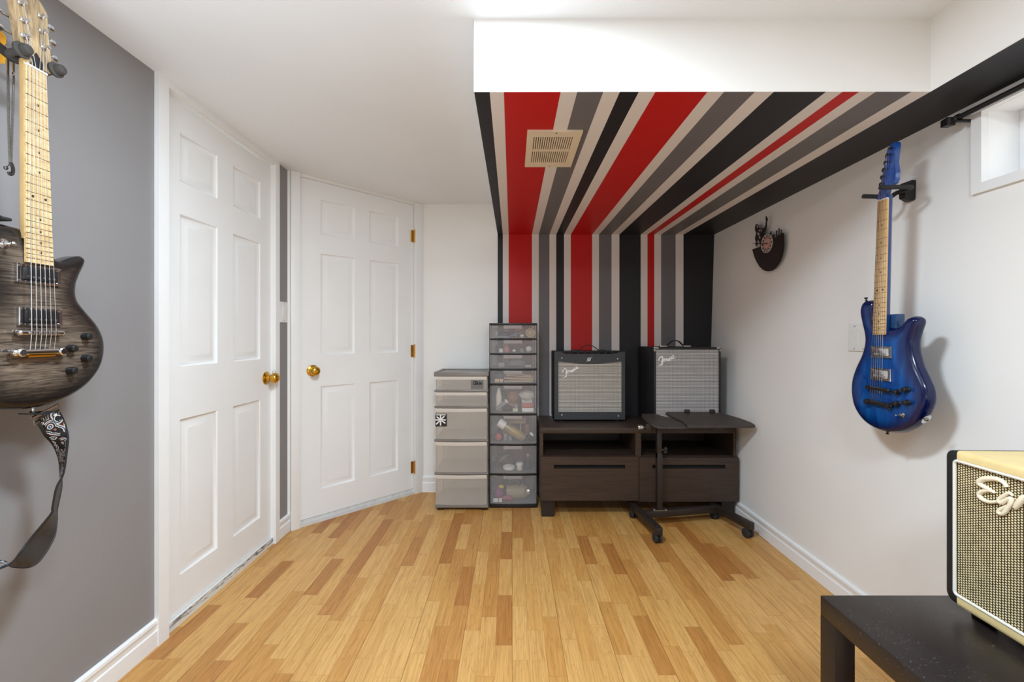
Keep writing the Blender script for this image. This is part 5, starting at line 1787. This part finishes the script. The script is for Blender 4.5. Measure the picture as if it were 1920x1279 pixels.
# heel block under the neck joint
b = MB(); pA = onX(1675, 589.5, XG2 + .03); pB = onX(1691, 612, XG2 + .03); b.box((XG2 + .012, pA[1] + .03, pA[2]), (XG2 + .042, pB[1], pB[2] - .03), .004); b.build('neck_heel', plain('teal_blue_stain', (34, 66, 104), 0.3, var=0.3, nscale=60), G2)
hp = [(1648, 374.5), (1655, 349), (1660, 322.6), (1664.4, 299.4), (1667, 285), (1673, 273), (1680, 266.6), (1684, 266.2), (1685, 272), (1682.6, 292), (1681.6, 304.6), (1684, 322.6), (1683.5, 335), (1680, 343), (1672, 349), (1667, 357), (1664, 370)]
hs = [(onX(px, py, XG2)[1], onX(px, py, XG2)[2]) for px, py in hp]
b = MB(); b.prism(hs, lambda y, z, h: (XG2 - h, y, z), -.008, .008); b.build('headstock', [plain('blue_stained_maple', (18, 70, 146), 0.25, var=0.2, nscale=30, coat=0.4)], G2)
posts2 = []
for i, (px, py) in enumerate(((1655.5, 344), (1658, 330.5), (1661, 317), (1664.5, 303.5), (1667.5, 290), (1672, 278))):
    P = Vector(onX(px + 5, py, XG2)); c = Vector((XG2 - .008, P.y, P.z))
    tn = MB(); tn.lathe([(.005, 0), (.005, .002), (.003, .003), (.0032, .012), (.001, .013)], c, (-1, 0, 0), 12); tk = tn.build('tuner', RODM, G2)
    E = Vector(onX(px, py, XG2)); b = MB(); e0 = Vector((XG2 + .004, E.y - .004, E.z)); b.cyl(e0, e0 + Vector((0, .012, 0)), .002, None, 8); b.lathe([(.002, 0), (.006, .001), (.0065, .008), (.002, .011)], e0 + Vector((0, .011, 0)), (0, 1, 0), 12); b.build('tuner_key', BLACK, tk)
    posts2.append(c + Vector((-.009, 0, 0)))
b = MB(); P = onX(1674.5, 326, XG2)
for k in range(5):
    b.tube([(XG2 - .0085, P[1] + .002, P[2] - .025 + .010 * k), (XG2 - .0085, P[1] - .003, P[2] - .021 + .010 * k)], .0008, 5)
b.build('headstock_script', plain('faded_gold', (110, 104, 116), 0.4, 0.4), G2)
for q0, q1 in (((1.4615, 1.046), (1.545, 1.088)), ((1.4645, .966), (1.547, 1.010))):
    q0, q1 = lift(q0, XG2, .010), lift(q1, XG2, .010)
    humbucker(G2, q0[0], q1[0], q0[1], q1[1], XG2, NG2, .0055, True, CHROME)
yb2 = 1.498
zbr = N2.na.y - .656
br = rod_part(G2, 'bridge', (XG2 - .019, yb2 + .042, zbr), (XG2 - .019, yb2 - .046, zbr - .002), .0065, BLACK)
for k in range(6):
    b = MB(); yk = yb2 + .023 - .0092 * k; b.box((XG2 - .0225, yk - .0038, zbr - .004), (XG2 - .018, yk + .0038, zbr + .004), .001); b.build('saddle', BLACK, br)
zta = 1.12 - (752.5 - 632) * 1.53 / 800
tp = rod_part(G2, 'tailpiece', (XG2 - .016, yb2 + .045, zta), (XG2 - .016, yb2 - .050, zta - .004), .0075, BLACK)
for sg in (.04, -.046):
    b = MB(); b.lathe([(.008, 0), (.008, .012), (.0095, .013), (.0095, .024), (.001, .025)], (XG2 - .002, yb2 + sg, zta - .002), (-1, 0, 0), 16); b.build('tailpiece_stud', BLACK, tp)
tail2 = [Vector((XG2 - .020, yb2 + .0225 - .0092 * k, zta + .004)) for k in range(6)]
strings(G2, N2, ln2, L2, .0165, .0225, posts2, tail2, yb2, zbr, -.0092, (.09, .91), CHROME)
for px, py in ((1686, 735), (1703, 730.5), (1686, 757), (1704, 755)):
    P = onX(px, py, XG2 - .005); b = MB(); b.lathe([(.010, -.002), (.010, .004), (.0085, .005), (.008, .017), (.006, .0185), (.001, .0185)], (XG2 - .005, P[1], P[2]), (-1, 0, 0), 18); b.build('knob', BLACK, G2)
P = onX(1693, 778, XG2 - .005); b = MB(); b.lathe([(.009, -.001), (.009, .002), (.006, .003), (.006, .007), (.0025, .008), (.002, .020), (.003, .022), (.001, .023)], (XG2 - .005, P[1], P[2]), (-1, 0.15, -.1), 16); b.build('toggle_switch', CHROME, G2)
# jack plate on the rim
P = Vector(onX(1735, 784, XG2 + .015)); nj = Vector((-.15, -.76, -.64)).normalized(); uj = nj.cross(Vector((1, 0, 0))).normalized(); vj = nj.cross(uj)
b = MB(); el = [(.019 * math.cos(q), .010 * math.sin(q)) for q in [k * math.pi / 12 for k in range(24)]]
P = P + nj * .004
b.ring_solid([[P + uj * u + vj * v for u, v in el], [P + uj * u + vj * v + nj * .0018 for u, v in el]], True, False)
jk = b.build('jack_plate', CHROME, G2)
b = MB(); b.lathe([(.0065, 0), (.0065, .004), (.0042, .0042), (.0042, .001), (.001, .001)], P + nj * .0018, nj, 14); b.build('jack_socket', STEEL, jk)
P = onX(1624.5, 564, XG2 + .015); b = MB(); b.lathe([(.005, -.002), (.003, .002), (.003, .007), (.0065, .009), (.0055, .012), (.001, .012)], P, (0, .15, 1), 14); b.build('strap_button', BLACK, G2)
P = onX(1664, 809.5, XG2 + .015); b = MB(); b.lathe([(.005, -.002), (.003, .002), (.003, .006), (.0065, .008), (.001, .010)], P, (0, 0, -1), 14); b.build('strap_button', BLACK, G2)

# hanger of the blue guitar
hz = 1.652
g2h = thing('guitar_hanger', (XR(hz), 1.557, hz), 'black two-pronged guitar hanger holding the blue guitar', 'guitar hanger')
b = MB(); xw = XR(hz)
b.ring_solid([[(xw + XR(z) - XR(hz) - .0005, y, z) for y, z in rrect(1.541, 1.573, hz - .037, hz + .037, .006)],
              [(xw - .012, y, z) for y, z in rrect(1.540, 1.574, hz - .037, hz + .037, .006)], [(xw - .036, y, z) for y, z in rrect(1.545, 1.569, hz - .028, hz + .028, .006)]], True, False)
b.build('wall_block', BLACK, g2h)
zp = 1.630
b = MB(); b.tube(catmull([(xw - .034, 1.555, hz), (xw - .055, 1.535, hz - .006), (1.375, 1.470, zp + .004), (1.34, 1.447, zp - .001), (1.30, 1.446, zp - .002), (1.252, 1.452, zp - .001)], 5, False), .0078, 12); b.build('prong', RUBBER, g2h)
b = MB(); b.tube(catmull([(xw - .034, 1.560, hz), (xw - .055, 1.558, hz - .006), (1.375, 1.550, zp), (1.34, 1.5395, zp - .004), (1.30, 1.5365, zp - .004), (1.265, 1.537, zp - .003)], 5, False), .0078, 12); b.build('prong', RUBBER, g2h)

# ------------------------------------------------------------------ cut-out vinyl record clock on the right wall
XC = 1.437
clk = thing('record_clock', (XR(1.5), 2.39, 1.5), 'black vinyl record clock cut as a guitarist on the right wall', 'wall clock')


def ck(pts, S=9.133, ox=1380, oy=390):
    return [onX(ox + x / S, oy + y / S, XC)[1:] for x, y in pts]


fc = lambda y, z, h: (XC - h, y, z)
lower = [(285, 710), (300, 770), (325, 850), (360, 925), (405, 1000), (460, 1055), (510, 1080), (560, 1086), (620, 1074), (680, 1035), (730, 975), (775, 900), (805, 815), (825, 720), (832, 620), (828, 510), (822, 440), (800, 445), (770, 455), (735, 460), (705, 490),
         (688, 525), (675, 500), (655, 495), (635, 500), (625, 470), (600, 450), (580, 440), (540, 440), (500, 445), (470, 480), (450, 540), (445, 600), (450, 655), (370, 680)]
b = MB(); b.prism(ck(lower), fc, 0, .0025); rec = b.build('record', VINYL, clk)
fig = [[(450, 655), (400, 668), (350, 660), (332, 610), (335, 560), (330, 510), (345, 460), (350, 420), (332, 390), (330, 330), (340, 285), (365, 275), (392, 295), (400, 330), (430, 345), (455, 350), (470, 360), (490, 350), (510, 290), (518, 215), (512, 180), (515, 140), (525, 138), (530, 165), (545, 175), (548, 200), (538, 230), (532, 310), (515, 370), (480, 425), (470, 480), (450, 540)]]
b = MB()
for f_ in fig:
    b.prism(ck(f_), fc, 0, .0025)
# raised hands of the crowd
for x, y0, y1, w in ((702, 495, 385, 9), (740, 470, 348, 9), (778, 465, 372, 9), (806, 455, 425, 10), (652, 505, 452, 9), (602, 455, 398, 8), (578, 445, 425, 8)):
    b.prism(ck([(x - w, y0), (x - w, (y0 + y1) / 2), (x - w * .7, y1 + 18), (x - w * 1.5, y1 + 6), (x - w * .6, y1), (x + w * .8, y1), (x + w * 1.5, y1 + 12), (x + w * .8, y1 + 28), (x + w, y0)]), fc, 0, .0025)
b.build('cutout_figures', VINYL, clk)
# pale highlights painted on the figure
b = MB()
for poly in ([(360, 300), (385, 300), (390, 335), (370, 345)], [(395, 375), (430, 365), (425, 395), (405, 405)], [(365, 425), (400, 425), (415, 455), (400, 475), (375, 455)], [(380, 555), (395, 555), (410, 600), (380, 610)], [(370, 630), (420, 615), (425, 660), (390, 668), (365, 655)], [(335, 560), (352, 560), (352, 600), (335, 600)], [(400, 490), (420, 480), (425, 520), (405, 525)], [(440, 380), (455, 370), (450, 400), (440, 410)]):
    b.prism(ck(poly), fc, .0025, .0029)
b.build('painted_highlights', plain('pale_print', (178, 170, 168), 0.5), clk)
cy_, cz_ = ck([(540, 608)])[0]


def disc(mb, r0, r1, h0, h1, a0=0, a1=360, n=40):
    pts = []
    k = max(3, int(n * (a1 - a0) / 360))
    outer_ = [(cy_ + r1 * math.cos(math.radians(a0 + (a1 - a0) * i / k)), cz_ + r1 * math.sin(math.radians(a0 + (a1 - a0) * i / k))) for i in range(k + 1)]
    inner_ = [(cy_ + r0 * math.cos(math.radians(a0 + (a1 - a0) * i / k)), cz_ + r0 * math.sin(math.radians(a0 + (a1 - a0) * i / k))) for i in range(k + 1)]
    for i in range(k):
        mb.prism([outer_[i], outer_[i + 1], inner_[i + 1], inner_[i]], fc, h0, h1)


dl = MB(); disc(dl, .0495, .053, .0025, .006); rim = dl.build('dial_rim', GREEN_DIAL, clk)
dl = MB(); disc(dl, .0005, .034, .0025, .0040); dial = dl.build('dial', PINK, clk)
b = MB()
for k in range(12):
    disc(b, .037, .048, .0025, .0042, k * 30 + 8, k * 30 + 22)
b.build('hour_marks', GREEN_DIAL, clk)
b = MB()
for cyo, czo, r in ((.010, .012, .010), (-.012, .010, .008), (.006, -.014, .009)):
    for a in range(10):
        pass
    b.tube([(XC - .0044, cy_ + cyo + r * math.cos(q), cz_ + czo + r * math.sin(q)) for q in [k * math.pi / 10 for k in range(20)]], .0016, 6, closed=True)
    b.lathe([(.003, 0), (.003, .0016)], (XC - .004, cy_ + cyo, cz_ + czo), (-1, 0, 0), 10)
b.build('gear_print', GREEN_DIAL, dial)
b = MB(); p = ck([(300, 607)])[0]; b.tube([(XC - .008, cy_, cz_), (XC - .008, p[0], p[1])], .0011, 6); b.build('minute_hand', VINYL, clk)
b = MB(); p = ck([(440, 612)])[0]; b.tube([(XC - .0065, cy_, cz_), (XC - .0065, p[0], p[1])], .0022, 6); b.lathe([(.005, 0), (.004, .006), (.001, .007)], (XC - .004, cy_, cz_), (-1, 0, 0), 12); b.build('hour_hand', REDINK, clk)
b = MB()
for pts in ([(445, 890), (480, 880), (500, 850), (520, 860), (525, 885)], [(560, 905), (580, 850), (585, 880)], [(630, 865), (650, 840), (660, 850)], [(680, 810), (700, 790), (710, 800)], [(720, 800), (730, 770), (745, 772)]):
    b.tube([(XC - .003, y, z) for y, z in ck(pts)], .0008, 5)
b.build('faint_script', plain('faint_print', (92, 74, 70), 0.5), rec)
b = MB(); b.box((XC + .0005, cy_ - .025, cz_ - .025), (XR(cz_) - .0005, cy_ + .025, cz_ + .025), .002); b.build('clock_movement', BLACK, clk)

# tidy the helper property used while building
for o in list(bpy.data.objects):
    if '_w' in o:
        del o['_w']
